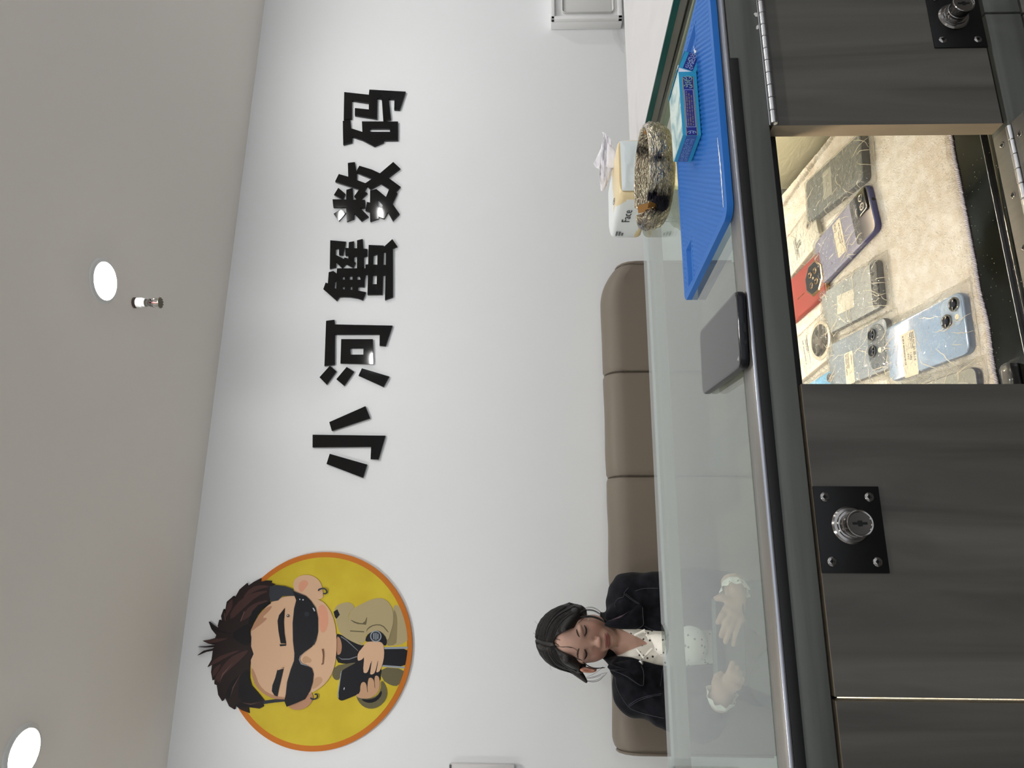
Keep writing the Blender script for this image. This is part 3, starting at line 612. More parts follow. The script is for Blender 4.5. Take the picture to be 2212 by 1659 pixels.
# ---- teal cigarette pack with its lid ajar
M_teal = mat('teal_card', rgb(44, 150, 186), .4); M_paleteal = add_noise(mat('pale_teal_card', rgb(176, 208, 204), .22, spec=.6), nscale=22, detail=4, c1=rgb(96, 150, 158), c2=rgb(196, 214, 208), lo=.34, hi=.5, distortion=.8)
M_navy = mat('navy_print', rgb(34, 40, 122), .4); M_orn = mat('pale_blue_print', rgb(158, 182, 214), .4); M_gold = mat('gold_print', rgb(168, 150, 100), .4); M_card = mat('white_card', rgb(226, 228, 234), .6)
pk = thing('cigarette_pack', (532, 718, MZ1), 'teal and navy cigarette pack with its lid ajar, lying on the blue mat', 'cigarette pack')
PA = np.array([490., 694., MZ1+.3]); pL, pD, pH = 86., 52., 22.
bm = bmesh.new(); bbox(bm, PA[0], PA[0]+pL, PA[1], PA[1]+pD, PA[2], PA[2]+pH, .8, 1); bm.normal_update()
for f in bm.faces:
    if f.normal.z > .5: f.material_index = 1
    elif f.normal.x > .9: f.material_index = 2
mkbm('body', bm, [M_teal, M_paleteal, M_card], pk)
def ornament(o, u, v, n, L, H, seed, parent, name='scroll_print', col=M_orn, step=8):
    """a navy band with curling pale scrolls, laid on a face"""
    rr = random.Random(seed); g = Geo()
    def strip(path, w):
        A = spline(path, 5); V, Fc = [], []
        for i, p in enumerate(A):
            d = A[min(i+1, len(A)-1)]-A[max(i-1, 0)]; d = d/(np.linalg.norm(d)+1e-9); V += [(p[0]-d[1]*w, p[1]+d[0]*w, .25), (p[0]+d[1]*w, p[1]-d[0]*w, .25)]
        for i in range(len(A)-1): Fc.append((2*i+1, 2*i, 2*i+2, 2*i+3))
        g.add(lay(V, o, u, v, n), Fc)
    x = step*.5
    while x < L-step*.3:
        for s in (0, 1):
            cy = H*(.27 if s else .73); a0 = rr.uniform(0, 6.28); sg = rr.choice((-1, 1)); R0 = min(H*.23, step*.45)
            strip([np.array((x+R0*(1-k*.13)*math.cos(a0+sg*k*.9), cy+R0*(1-k*.13)*math.sin(a0+sg*k*.9))) for k in range(7)], H*.035)
        if rr.random() < .8: strip([np.array((x+step*.3, H*.1)), np.array((x+step*.5, H*.5)), np.array((x+step*.3, H*.9))], H*.03)
        x += step
    return g.build(name, col, parent, False)
yf = PA[1]-.15
def facequad(name, x0, x1, z0, z1, m, parent, y=yf, d=.15): return box(name, x0, x1, y-d, y, PA[2]+z0, PA[2]+z1, m, parent, 0)
facequad('gold_band', PA[0], PA[0]+pL-8, 4.6, 17.4, M_gold, pk); facequad('navy_band', PA[0], PA[0]+pL-8, 5.4, 16.6, M_navy, pk, yf-.15)
ornament((PA[0]+62, yf-.32, PA[2]+5.6), (1, 0, 0), (0, 0, 1), (0, -1, 0), 16, 11, 3, pk, col=mat('green_blue_print', rgb(150, 186, 168), .4), step=5.5); ornament((PA[0]+.6, yf-.32, PA[2]+5.6), (1, 0, 0), (0, 0, 1), (0, -1, 0), 9, 11, 4, pk, step=5)
V, Fc = poly_geo([[(0, 0), (50, 0), (50, 10.4), (0, 10.4)], [(.5, .5), (49.5, .5), (49.5, 9.9), (.5, 9.9)]], .1)
mk('text_frame', lay(V, (PA[0]+10.5, yf-.38, PA[2]+5.8), (1, 0, 0), (0, 0, 1), (0, -1, 0)), Fc, M_orn, pk)
g = Geo(); rr = random.Random(9)
for row in range(3):
    x = 2.0
    while x < 46.5-row*2:
        w = rr.uniform(.5, 1.0); zz = 7.5-row*2.7
        for hz in ((0, .35), (.75, 1.1)): g.add(lay([(x, zz+hz[0], .1), (x+w, zz+hz[0], .1), (x+w, zz+hz[1], .1), (x, zz+hz[1], .1)], (PA[0]+10.5, yf-.36, PA[2]+5.8), (1, 0, 0), (0, 0, 1), (0, -1, 0)), [(0, 1, 2, 3)])
        g.add(lay([(x+w*.4, zz, .12), (x+w*.7, zz, .12), (x+w*.7, zz+1.4, .12), (x+w*.4, zz+1.4, .12)], (PA[0]+10.5, yf-.36, PA[2]+5.8), (1, 0, 0), (0, 0, 1), (0, -1, 0)), [(0, 1, 2, 3)]); x += w+rr.choice((.3, .3, .3, 1.3))
g.build('warning_text', M_gold, pk, False)
# end face: teal bands and blue scrolls
box('navy_band', PA[0]-.15, PA[0]+.05, PA[1]+1, PA[1]+pD-1, PA[2]+5, PA[2]+17, mat('steel_blue_print', rgb(70, 96, 160), .4), pk, 0)
ornament((PA[0]-.2, PA[1]+pD-2, PA[2]+5.2), (0, -1, 0), (0, 0, 1), (-1, 0, 0), 48, 11.6, 12, pk, col=mat('sky_print', rgb(120, 160, 206), .4), step=5.5)
ML = Matrix.Translation((PA[0]+pL-2, 0, PA[2]+5)) @ Matrix.Rotation(math.radians(22), 4, 'Y') @ Matrix.Translation((-(PA[0]+pL-2), 0, -(PA[2]+5)))
bm = bmesh.new(); x0 = PA[0]+pL-1; x1 = x0+24
for a in ((x0, x1, PA[1]-.6, PA[1]+.2, PA[2]+1, PA[2]+pH+1), (x0, x1, PA[1]+pD-.2, PA[1]+pD+.6, PA[2]+1, PA[2]+pH+1), (x0-6, x1, PA[1]-.6, PA[1]+pD+.6, PA[2]+pH+.2, PA[2]+pH+1), (x0, x1, PA[1]-.6, PA[1]+pD+.6, PA[2]+1, PA[2]+1.6), (x1-.6, x1, PA[1]-.6, PA[1]+pD+.6, PA[2]+1, PA[2]+pH+1)): bbox(bm, *a, .2, 1, M=ML)
lid = mkbm('lid', bm, M_teal, pk)
bm = bmesh.new(); bbox(bm, x0+.5, x1-.2, PA[1]-.8, PA[1]-.62, PA[2]+5.5, PA[2]+17.5, 0, M=ML); mkbm('navy_band', bm, M_navy, lid)
R3 = ML.to_3x3(); o3 = ML @ Vector((x0+1, PA[1]-.85, PA[2]+6))
ornament(tuple(o3), tuple(R3 @ Vector((1, 0, 0))), tuple(R3 @ Vector((0, 0, 1))), (0, -1, 0), 22, 11, 31, lid, step=5.5)
bm = bmesh.new(); bbox(bm, PA[0]+pL-2, PA[0]+pL+9, PA[1]+.3, PA[1]+pD-.3, PA[2]+1, PA[2]+pH-1, .2, 1); mkbm('inner_card', bm, M_card, pk)

# ---- black phone lying on the glass
def rrect(w, l, r, n=6):
    out = []
    for cx, cy, a0 in ((w/2-r, l/2-r, 0), (-w/2+r, l/2-r, 90), (-w/2+r, -l/2+r, 180), (w/2-r, -l/2+r, 270)):
        for k in range(n+1): a = math.radians(a0+90*k/n); out.append((cx+r*math.cos(a), cy+r*math.sin(a)))
    return out
def slab_geo(w, l, r, prof):
    """rounded slab; prof: list of (inset, z) from bottom to top"""
    V, Fc = [], []; n = None
    for ins, z in prof:
        L = rrect(w-2*ins, l-2*ins, max(r-ins, .5)); n = len(L); V += [(x, y, z) for x, y in L]
    for i in range(len(prof)-1):
        for k in range(n): k2 = (k+1) % n; Fc.append((i*n+k, i*n+k2, (i+1)*n+k2, (i+1)*n+k))
    m = len(prof); ins, z = prof[-1]; g_ = min(3.0, min(w, l)*.12)
    V += [(x, y, z) for x, y in rrect(w-2*(ins+g_), l-2*(ins+g_), max(r-ins-g_, .3))]
    for k in range(n): k2 = (k+1) % n; Fc.append(((m-1)*n+k, (m-1)*n+k2, m*n+k2, m*n+k))
    Fc.append(tuple(range(n-1, -1, -1))); Fc.append(tuple(m*n+k for k in range(n))); return V, Fc
def frame_at(nr, nl, zn, length, slope=0.0):
    """phone frame from its near right / near left top corners (mm, plan) -> origin at centre of bottom"""
    nr, nl = np.array(nr, float), np.array(nl, float); u = nr-nl; wd_ = np.linalg.norm(u); u /= wd_; v = np.array([-u[1], u[0]])
    mid = (nr+nl)/2+v*length/2
    U = np.array([u[0], u[1], slope*u[1]]); Vv = np.array([v[0], v[1], slope*v[1]]); Vv /= np.linalg.norm(Vv); U /= np.linalg.norm(U)
    N = np.cross(U, Vv); o = np.array([mid[0], mid[1], zn+slope*(mid[1]-(nr[1]+nl[1])/2)]); return o, U, Vv, N
o, U, Vv, N = frame_at((266.5, 614), (193, 614), GT, 151); a = math.radians(-5.2)
o = np.array([237.5, 689.5, GT]); U = np.array([math.cos(a), math.sin(a), 0]); Vv = np.array([-math.sin(a), math.cos(a), 0]); N = np.array([0, 0, 1.])
sp = thing('smartphone', tuple(o), 'black smartphone lying face up on the counter glass near its edge', 'phone')
V, Fc = slab_geo(73.5, 150, 9, [(1.5, .15), (.3, 1.2), (0, 2.5), (0, 6), (.4, 7.2), (1.2, 7.9)])
mk('body', lay(V, o, U, Vv, N), Fc, mat('phone_black_frame', rgb(14, 15, 20), .3, .3), sp, 30)
V, Fc = slab_geo(72, 148.5, 8.5, [(0, 7.6), (0, 8.1), (.5, 8.3)])
mk('screen', lay(V, o, U, Vv, N), Fc, mat('phone_screen_off', rgb(20, 20, 22), .07, spec=.6), sp, 30)
V, Fc = slab_geo(9, 3, 1.4, [(0, 0), (0, .3)]); mk('charging_port', lay([(p[0], p[1], p[2]) for p in V], o+N*4-Vv*75.1, U, N, -Vv), Fc, M_keyhole, sp)
V, Fc = slab_geo(4, 4, 1.9, [(0, 0), (0, .2)]); mk('port_dot', lay(V, o+N*4-Vv*75.1-U*14, U, N, -Vv), Fc, M_keyhole, sp)
mk('screen_mark', lay([(-30, -69, 8.36), (-25, -69, 8.36), (-28, -63.5, 8.36)], o, U, Vv, N), [(0, 1, 2)], mat('pale_mark', rgb(150, 150, 150), .5), sp)

# ---- textured glass ashtray
AX, AY, AZ = 572.0, 908.0, GT+.2
ash = thing('glass_ashtray', (AX, AY, AZ), 'smoky bark textured glass ashtray with notched rim, in front of the tissue pack', 'ashtray')
M_bark = mat('mirrored_glass', rgb(176, 168, 150), .06, 1)
prof = [(46, 0), (58, 2), (68, 9), (73.5, 20), (75, 30), (73, 37.5), (71.5, 39.3), (69.5, 39.6), (67.8, 38.6), (66.5, 34), (62, 20), (54, 11), (40, 8.5), (20, 8), (0.01, 8)]
ns = 200; V, Fc = [], []
def fine(prof, n):
    A = spline([np.array(p) for p in prof], n); return A
PF = fine(prof, 7)
for i, p in enumerate(PF):
    for k in range(ns):
        a = 2*math.pi*k/ns; rr_, zz = max(p[0], .01), p[1]
        outer = i < 34
        da = min(abs((a-c+math.pi) % (2*math.pi)-math.pi) for c in (math.radians(205), math.radians(340), math.radians(105)))
        if zz > 26 and rr_ > 50: zz -= (zz-26)*max(0, 1-(da/.12)**4)
        if outer and 3 < p[1] < 36:
            v = Vector((rr_*math.cos(a)*.085+zz*.05, rr_*math.sin(a)*.085+zz*.05, zz*.11))
            q = Vector((a*9+zz*.16, zz*.10-a*2.0, 0)); t = 1.5*noise.noise(q*.9)+.6*noise.noise(q*2.1)
            rr_ += 3.0*t*min(1, (p[1]-3)/6, (36-p[1])/3)
        V.append((AX+rr_*math.cos(a), AY+rr_*math.sin(a), AZ+zz))
for i in range(len(PF)-1):
    for k in range(ns): k2 = (k+1) % ns; Fc.append((i*ns+k, i*ns+k2, (i+1)*ns+k2, (i+1)*ns+k))
Fc.append(tuple(range(ns-1, -1, -1)))
M_ash = mat('smoky_mirrored_glass', rgb(120, 112, 98), .07, 1)
add_noise(M_ash, scale=(1, 1, 1), nscale=16, detail=3, c1=rgb(24, 24, 32), c2=rgb(190, 180, 158), lo=.36, hi=.56, distortion=.8)
n_, l_, b_ = nodes(M_ash); wv = n_.new('ShaderNodeTexNoise'); wv.inputs['Scale'].default_value = 1.0; wv.inputs['Detail'].default_value = 3; wv.inputs['Distortion'].default_value = 1.0
l_.new(coords(M_ash, (120, 120, 330), (.0, .6, 0)), wv.inputs['Vector']); bp_ = n_.new('ShaderNodeBump'); bp_.inputs['Strength'].default_value = 1.0; bp_.inputs['Distance'].default_value = .004
l_.new(wv.outputs['Fac'], bp_.inputs['Height']); l_.new(bp_.outputs[0], b_.inputs['Normal'])
mk('bowl', V, Fc, M_ash, ash, 60)
# brown paper lining scraps showing through the notches
for c in (205, 340, 105):
    a = math.radians(c); ca, sa = math.cos(a), math.sin(a); t = np.array([-sa, ca, 0]); rd = np.array([ca, sa, 0]); cc = np.array([AX, AY, AZ])
    q = [cc+rd*64.5+t*8+np.array([0, 0, 36]), cc+rd*64.5-t*8+np.array([0, 0, 36]), cc+rd*58-t*8+np.array([0, 0, 18]), cc+rd*58+t*8+np.array([0, 0, 18])]
    mk('brown_lining', q+[p-rd*.5 for p in q], [(0, 1, 2, 3), (7, 6, 5, 4), (0, 4, 5, 1), (2, 6, 7, 3)], mat('tobacco_paper', rgb(150, 108, 50), .6), ash)

# ---- soft pack of facial tissues
ts = thing('tissue_pack', (655, 1075, GT), 'cream and white soft pack of facial tissues, one pulled out, behind the ashtray', 'tissue pack')
TP0 = np.array([606., 1012., GT+.3]); tw, tl, th_ = 104., 150., 58.
def sup(n1, n2, fn):
    V, Fc = [], []
    for j in range(n2+1):
        for i in range(n1): V.append(fn(2*math.pi*i/n1, j/n2))
    for j in range(n2):
        for i in range(n1): i2 = (i+1) % n1; Fc.append((j*n1+i, j*n1+i2, (j+1)*n1+i2, (j+1)*n1+i))
    return V, Fc
def sq(c, e): return math.copysign(abs(c)**e, c)
def tissue_fn(a, t):
    x = .5+.5*sq(math.cos(a), .28); z = .5+.5*sq(math.sin(a), .28); y = t
    endk = min(1, min(t, 1-t)/.05); f = .93+.07*math.sqrt(max(0, endk))
    px_ = TP0[0]+tw*(.5+(x-.5)*f); pz = TP0[2]+th_*(.5+(z-.5)*f); py = TP0[1]+tl*y
    nz = noise.noise(Vector((px_*.05, py*.05, pz*.06)))*1.6
    return (px_+nz*(.6 if .05 < x < .95 else 0), py+nz, max(TP0[2], pz+nz*.5*(z > .1)))
V, Fc = sup(64, 40, tissue_fn)
n0 = len(V); Fc.append(tuple(range(63, -1, -1))); Fc.append(tuple(n0-64+k for k in range(64)))
M_pack = mat('cream_film', rgb(228, 208, 164), .35, spec=.5); M_packw = mat('white_film', rgb(224, 228, 228), .35, spec=.5)
o = mk('wrapper', V, Fc, [M_pack, M_packw], ts, 50)
for p in o.data.polygons:
    c = p.center+o.parent.location; yy = c.y*1000; zz = (c.z-EYE)*1000; xx_ = c.x*1000
    u = (yy-TP0[1])/tl; w = (zz-TP0[2])/th_
    if (xx_-TP0[0])/tw < .12 and ((u-.62)/.52)**2+((w-.62)/.44)**2 < 1 and w > .2: p.material_index = 1
    if w > .85 and ((u-.75)/.3)**2+(((xx_-TP0[0])/tw-.45)/.5)**2 < 1: p.material_index = 1
# crinkled clear-white end facing the staff side
nx, ny = 40, 24; V, Fc = [], []
for j in range(ny+1):
    for i in range(nx+1):
        a, b = i/nx, j/ny; e = min(a, 1-a, b, 1-b); z = 1.2*noise.noise(Vector((a*7, b*5, 3)))+1.0*abs(noise.noise(Vector((a*16+b*3, b*12, 1))))
        V.append((TP0[0]+6+a*(tw-12), TP0[1]-2.0-2.4*min(1, e*9)-z*min(1, e*6), TP0[2]+4+b*(th_-9)))
for j in range(ny):
    for i in range(nx): k = j*(nx+1)+i; Fc.append((k, k+1, k+nx+2, k+nx+1))
mk('end_film', V, Fc, mat('milky_film', rgb(218, 226, 228), .22, spec=.6), ts, 60)
lx = TP0[0]-1.2
V, Fc = text_geo('Face', 21, extrude=.1)
mk('brand_text', lay([(p[0]*1.1, p[1]*.95, p[2]) for p in V], (lx, TP0[1]+88, TP0[2]+30), (0, -1, 0), (0, 0, 1), (-1, 0, 0)), Fc, mat('dark_print', rgb(52, 54, 56), .5), ts)
g = Geo()
for row in range(3):
    x = 0
    while x < 15-row*2: w = rr.uniform(1.2, 2.4); g.add(lay([(x, -row*5, 0), (x+w, -row*5, 0), (x+w+.6, -row*5+3.6, 0), (x+.6, -row*5+3.6, 0)], (lx, TP0[1]+136, TP0[2]+45), (0, -1, 0), (0, 0, 1), (-1, 0, 0)), [(0, 1, 2, 3)]); x += w+.8
g.build('small_print', mat('dark_print', 0), ts, False)
E1 = [(0, 0), (9, 5), (20, 4.5), (30, 0), (20, -4.5), (9, -5)]
tz = TP0[2]+th_+.6
V, Fc = poly_geo([smooth_loop(E1, 2), smooth_loop([(2, 0), (9, 3.6), (20, 3.2), (27, 0), (20, -3.2), (9, -3.6)], 2)], .2); mk('eye_print', lay(V, (TP0[0]+20, TP0[1]+46, tz), (.25, 1, 0), (-1, .25, 0), (0, 0, 1)), Fc, mat('grey_print', rgb(110, 104, 92), .5), ts)
V, Fc = poly_geo([smooth_loop([(8, 0), (13, 2.4), (18, 0), (13, -2.4)], 2)], .2); mk('eye_print', lay(V, (TP0[0]+20, TP0[1]+46, tz), (.25, 1, 0), (-1, .25, 0), (0, 0, 1)), Fc, mat('grey_print', 0), ts)
# tissue standing out of the slot
mt_ = mat('tissue_paper', rgb(236, 234, 238), .9, spec=.1)
def sheet(name, pts, Y, m, amp, seed):
    L = wall2([(1260+a/6.636, 260+b/6.636) for a, b in pts], Y); V, Fc = poly_geo([L], 0)
    bm = bmesh.new(); vs = [bm.verts.new(v) for v in V]
    for f in Fc:
        try: bm.faces.new([vs[i] for i in f])
        except ValueError: pass
    bmesh.ops.remove_doubles(bm, verts=bm.verts[:], dist=.05); bmesh.ops.triangulate(bm, faces=bm.faces[:])
    for _ in range(3): bmesh.ops.subdivide_edges(bm, edges=[e for e in bm.edges if e.calc_length() > 6], cuts=1, use_grid_fill=True)
    for v in bm.verts:
        x, z = v.co.x, v.co.y; v.co = Vector((x, Y+amp*noise.noise(Vector((x*.05, z*.06, seed)))+.35*amp*noise.noise(Vector((x*.17, z*.15, seed+3))), z))
    o = mkbm(name, bm, m, ts, 70); o.modifiers.new('thick', 'SOLIDIFY').thickness = .0007
sheet('tissue', [(270, 115), (300, 140), (350, 230), (455, 410), (462, 470), (450, 640), (400, 740), (385, 800), (330, 950), (300, 1000), (265, 1015), (245, 970), (230, 720), (190, 680), (150, 610), (210, 480), (250, 410), (275, 300), (295, 190)], 1072, mt_, 14, 2)
sheet('tissue', [(345, 330), (450, 420), (470, 560), (445, 690), (330, 660)], 1060, mt_, 5, 8)

# ================================================================ INSIDE THE CASE
def cz(y): return -484.0+SL*(y-727)      # top of the fleece
# ---- white fleece mat
nx, ny = 300, 220; fx0, fx1, fy0, fy1 = -180., 690., 727., 1162.
V, Fc = [], []
for j in range(ny+1):
    for i in range(nx+1):
        a, b = i/nx, j/ny; x = fx0+a*(fx1-fx0); y = fy0+b*(fy1-fy0)
        if b < .02: y += 3.0*noise.noise(Vector((x*.02, 0, 5)))+1.2*noise.noise(Vector((x*.25, 0, 9)))
        if a > .98: x = x-42*(b**1.0)*(a-.98)/.02+5*noise.noise(Vector((y*.05, 3, 1)))+3*noise.noise(Vector((y*.4, 1, 1)))
        e = min((x-fx0)/9, (fx1+40-x)/9, (y-fy0)/9, 1) if b < .98 else 1
        z = cz(y)-5.5*(1-min(1, max(0, b*ny/3.))) + .9*noise.noise(Vector((x*.09, y*.09, 0)))+.9*noise.noise(Vector((x*.33, y*.33, 2)))+.5*noise.noise(Vector((x*.8, y*.8, 7)))
        V.append((x, y, z))
for j in range(ny):
    for i in range(nx): k = j*(nx+1)+i; Fc.append((k, k+1, k+nx+2, k+nx+1))
gi = lambda i, j: j*(nx+1)+i
ring = [gi(i, 0) for i in range(nx+1)]+[gi(nx, j) for j in range(1, ny+1)]+[gi(i, ny) for i in range(nx-1, -1, -1)]+[gi(0, j) for j in range(ny-1, 0, -1)]
n0 = len(V); V += [(V[k][0], V[k][1], -487.8) for k in ring]
for q in range(len(ring)): q2 = (q+1) % len(ring); Fc.append((ring[q2], ring[q], n0+q, n0+q2))
Fc.append(tuple(n0+q for q in range(len(ring)-1, -1, -1)))
fl = tag(mk('fleece_mat', V, Fc, M_fleece, base=(200, 940, -488), smooth=80), 'white fluffy fleece mat on the black glass shelf under the bagged phones', 'fleece mat')
# pile standing along the edges and all over
g = Geo()
for k in range(9000):
    if k < 2600: y = random.uniform(fy0, fy1); x = fx1-42*(y-fy0)/(fy1-fy0)-random.uniform(-1, 6); d = (random.uniform(2, 7), random.uniform(-2, 2), random.uniform(1, 5))
    elif k < 4600: x = random.uniform(fx0, fx1-5); y = fy0+random.uniform(-.5, 4); d = (random.uniform(-1.5, 1.5), random.uniform(-3.2, -.5), random.uniform(.5, 3))
    else: x = random.uniform(150, fx1-40); y = random.uniform(fy0+4, fy1-4); d = (random.uniform(-3, 3), random.uniform(-3, 3), random.uniform(2, 3.5))
    p = np.array([x, y, cz(y)-2.5*(k < 4600 and k >= 2600)]); w = .35
    g.v += [(p[0]-w, p[1], p[2]-.5), (p[0]+w, p[1], p[2]-.5), (p[0]+d[0], p[1]+d[1], p[2]+d[2])]; n = len(g.v); g.f.append((n-3, n-2, n-1))
tag(g.build('pile', M_fleece, fl, False), kind='stuff')
g = Geo()
x = fx0
while x < fx1-4:
    yy = fy0+3.0*noise.noise(Vector((x*.02, 0, 5)))+1.2*noise.noise(Vector((x*.25, 0, 9))); g.tube([(x, yy-1, cz(fy0)-4.2), (x+1.6, yy-1.8, cz(fy0)-2.2), (x+3.0, yy-.6, cz(fy0)-1.2)], 1.1, 5); x += 2.6
g.build('edge_binding', mat('lilac_white_thread', rgb(214, 210, 222), .9), fl)

M_label = mat('label_paper', rgb(236, 226, 204), .6); M_ink = mat('label_ink', rgb(30, 30, 32), .6)
def label(parent, o, U, V_, N, cx, cy, w, h, rot, lines, z, m=M_label):
    c, s = math.cos(rot), math.sin(rot); u2 = U*c+V_*s; v2 = -U*s+V_*c; oo = o+U*cx+V_*cy+N*z
    Vg, Fg = slab_geo(w, h, 2, [(0, 0), (0, .25)]); lb = mk('price_label', lay(Vg, oo, u2, v2, N), Fg, m, parent)
    for tx, ty, size, body in lines:
        Vg, Fg = text_geo(body, size, extrude=.02); mk('label_text', lay(Vg, oo+u2*tx+v2*ty+N*.33, u2, v2, N), Fg, M_ink, lb)
    return lb
def print_rows(parent, o, U, V_, N, x0, y0, w, rows, z, seed, rot=0.0, hgt=2.0, gap=3.6, m=M_ink, name='fine_print'):
    r_ = random.Random(seed); c, s = math.cos(rot), math.sin(rot); u2 = U*c+V_*s; v2 = -U*s+V_*c; g = Geo()
    for k in range(rows):
        x = 0
        while x < w*r_.uniform(.75, 1):
            ww = r_.uniform(.7, 1.8); g.add(lay([(x, -k*gap, 0), (x+ww, -k*gap, 0), (x+ww, -k*gap+hgt, 0), (x, -k*gap+hgt, 0)], o+U*x0+V_*y0+N*z, u2, v2, N), [(0, 1, 2, 3)]); x += ww+r_.choice((.5, .5, .5, 1.6))
    return g.build(name, m, parent, False)
def lens_at(parent, o, U, V_, N, x, y, z, r, h=2.2, name='camera_lens', ringm=None, glass=None):
    c = o+U*x+V_*y+N*z
    ln = lathe(name, [(0.01, 0), (r, 0), (r, h-.4), (r-.4, h), (r-1.4, h), (r-1.8, h-.5), (0.01, h-.5)], c, ringm or M_chrome, parent, tuple(N), 40, smooth=25)
    lathe('lens_glass', [(0.01, h-.6), (r-1.7, h-.6), (r-2.2, h-.25), (0.01, h-.1)], c, glass or mat('lens_black', rgb(16, 16, 18), .08, spec=.7), ln, tuple(N), 40)
    lathe('lens_glass', [(0.01, h-.2), (r*.38, h-.15), (0.01, h-.02)], c, mat('lens_deep', rgb(44, 44, 60), .05, spec=.8), ln, tuple(N), 24)
    return ln
def phone(name, lab, nr, nl, L, width, bodym, backm, r=10, th=8, group='phones on the fleece mat', slope=SL, lift=0.4):
    ym = (nr[1]+nl[1])/2; o, U, V_, N = frame_at(nr, nl, cz(ym)+lift, L, slope)
    t = thing(name, tuple(o), lab, 'phone', group)
    Vg, Fg = slab_geo(width, L, r, [(1.6, 0), (.4, .8), (0, 2.2), (0, th-2.2), (.4, th-.8), (1.2, th-.1)]); mk('frame', lay(Vg, o, U, V_, N), Fg, bodym, t, 30)
    Vg, Fg = slab_geo(width-2.2, L-2.2, r-1, [(0, th-.4), (0, th), (.5, th+.15)]); mk('back', lay(Vg, o, U, V_, N), Fg, backm, t, 30)
    return t, o, U, V_, N, th+.15
M_bag = clear_mat('clear_plastic_bag', (.97, .97, .96, 1), 1.42, .07, .06, (.95, .94, .92, 1), bump=(70, 1.0, .008))
def bag(lab, o, U, V_, N, w, l, h, mx0, mx1, my0, my1, seed, amp=2.2, open_near=False, group='clear plastic phone bags'):
    """thin film over a phone of w x l x h with margins; welded bottom sheet"""
    nx, ny = 60, 84; V, Fc = [], []; ox = random.Random(seed).uniform(0, 50)
    ax0, ax1, ay0, ay1 = -w/2-mx0, w/2+mx1, -l/2-my0, l/2+my1
    for j in range(ny+1):
        for i in range(nx+1):
            x = ax0+(ax1-ax0)*i/nx; y = ay0+(ay1-ay0)*j/ny
            dx = max(-w/2-x, x-w/2, 0); dy = max(-l/2-y, y-l/2, 0); d = math.hypot(dx, dy)
            z = max(.6, (h+1.0)*(1-min(1, d/9))**1.3+.6)
            q = Vector((x*.035+ox, y*.028, 0)); rid = 1-abs(noise.noise(q*1.5+Vector((noise.noise(q*2)*.8, 0, 0))))*2.4; rid = max(0, rid)**5
            q2 = Vector((x*.09+y*.03+ox, y*.07, 4)); rid2 = max(0, 1-abs(noise.noise(q2))*2.6)**5
            z += amp*(.75*rid+.5*rid2+.25*noise.noise(q*5))
            wob = 1.6*noise.noise(Vector((y*.06, ox, 1))) if i in (0, nx) else 0; wob2 = 1.8*noise.noise(Vector((x*.08, ox, 7))) if j in (0, ny) else 0
            V.append((x+wob, y+wob2, max(.4, z)))
    for j in range(ny):
        for i in range(nx): k = j*(nx+1)+i; Fc.append((k, k+1, k+nx+2, k+nx+1))
    b = mk('plastic_bag', lay(V, o, U, V_, N), Fc, M_bag, base=tuple(o), smooth=80)
    tag(b, lab, 'plastic bag', group)
    g = Geo()
    rim = [(ax0, ay0), (ax1, ay0), (ax1, ay1), (ax0, ay1), (ax0, ay0)]; pts = []
    for (a, b_), (c, d_) in zip(rim[:-1], rim[1:]):
        for k in range(12): pts.append(np.array([a+(c-a)*k/12+.8*noise.noise(Vector((k*.7, a, c)))*2, b_+(d_-b_)*k/12+.8*noise.noise(Vector((k*.7, b_, d_)))*2, 1.0+.6*abs(noise.noise(Vector((k*.9, a, 3))))]))
    g.tube(lay(pts, o, U, V_, N), .45, 5); g.build('welded_seam', mat('film_seam', rgb(236, 230, 214), .12, spec=.8, alpha=.75), b)
    rc_ = random.Random(seed+40); g = Geo()
    def top(x, y):
        dx = max(-w/2-x, x-w/2, 0); dy = max(-l/2-y, y-l/2, 0); return max(.8, (h+1.4)*(1-min(1, math.hypot(dx, dy)/9))**1.3+.9)
    for k in range(int(9+amp*5)):
        e = rc_.randrange(4); x, y = rc_.uniform(ax0, ax1), rc_.uniform(ay0, ay1)
        if rc_.random() < .6: x, y = ((ax0, y), (ax1, y), (x, ay0), (x, ay1))[e]
        an = math.atan2(-y+rc_.uniform(-40, 40), -x+rc_.uniform(-40, 40)); pts = []
        for q in range(rc_.randint(5, 11)):
            pts.append(np.array([x, y, top(x, y)])); an += rc_.uniform(-.45, .45); x += 4.2*math.cos(an); y += 4.2*math.sin(an)
            if not (ax0 < x < ax1 and ay0 < y < ay1): break
        if len(pts) > 3: n_p = len(pts); g.tube(lay(spline(pts, 3), o, U, V_, N), [.12+.5*rc_.uniform(.5, 1)*math.sin(math.pi*(i+.5)/(3*(n_p-1)+1)) for i in range(3*(n_p-1)+1)], 5)
    if g.v: g.build('creases', MATS['film_seam'], b)
    return b
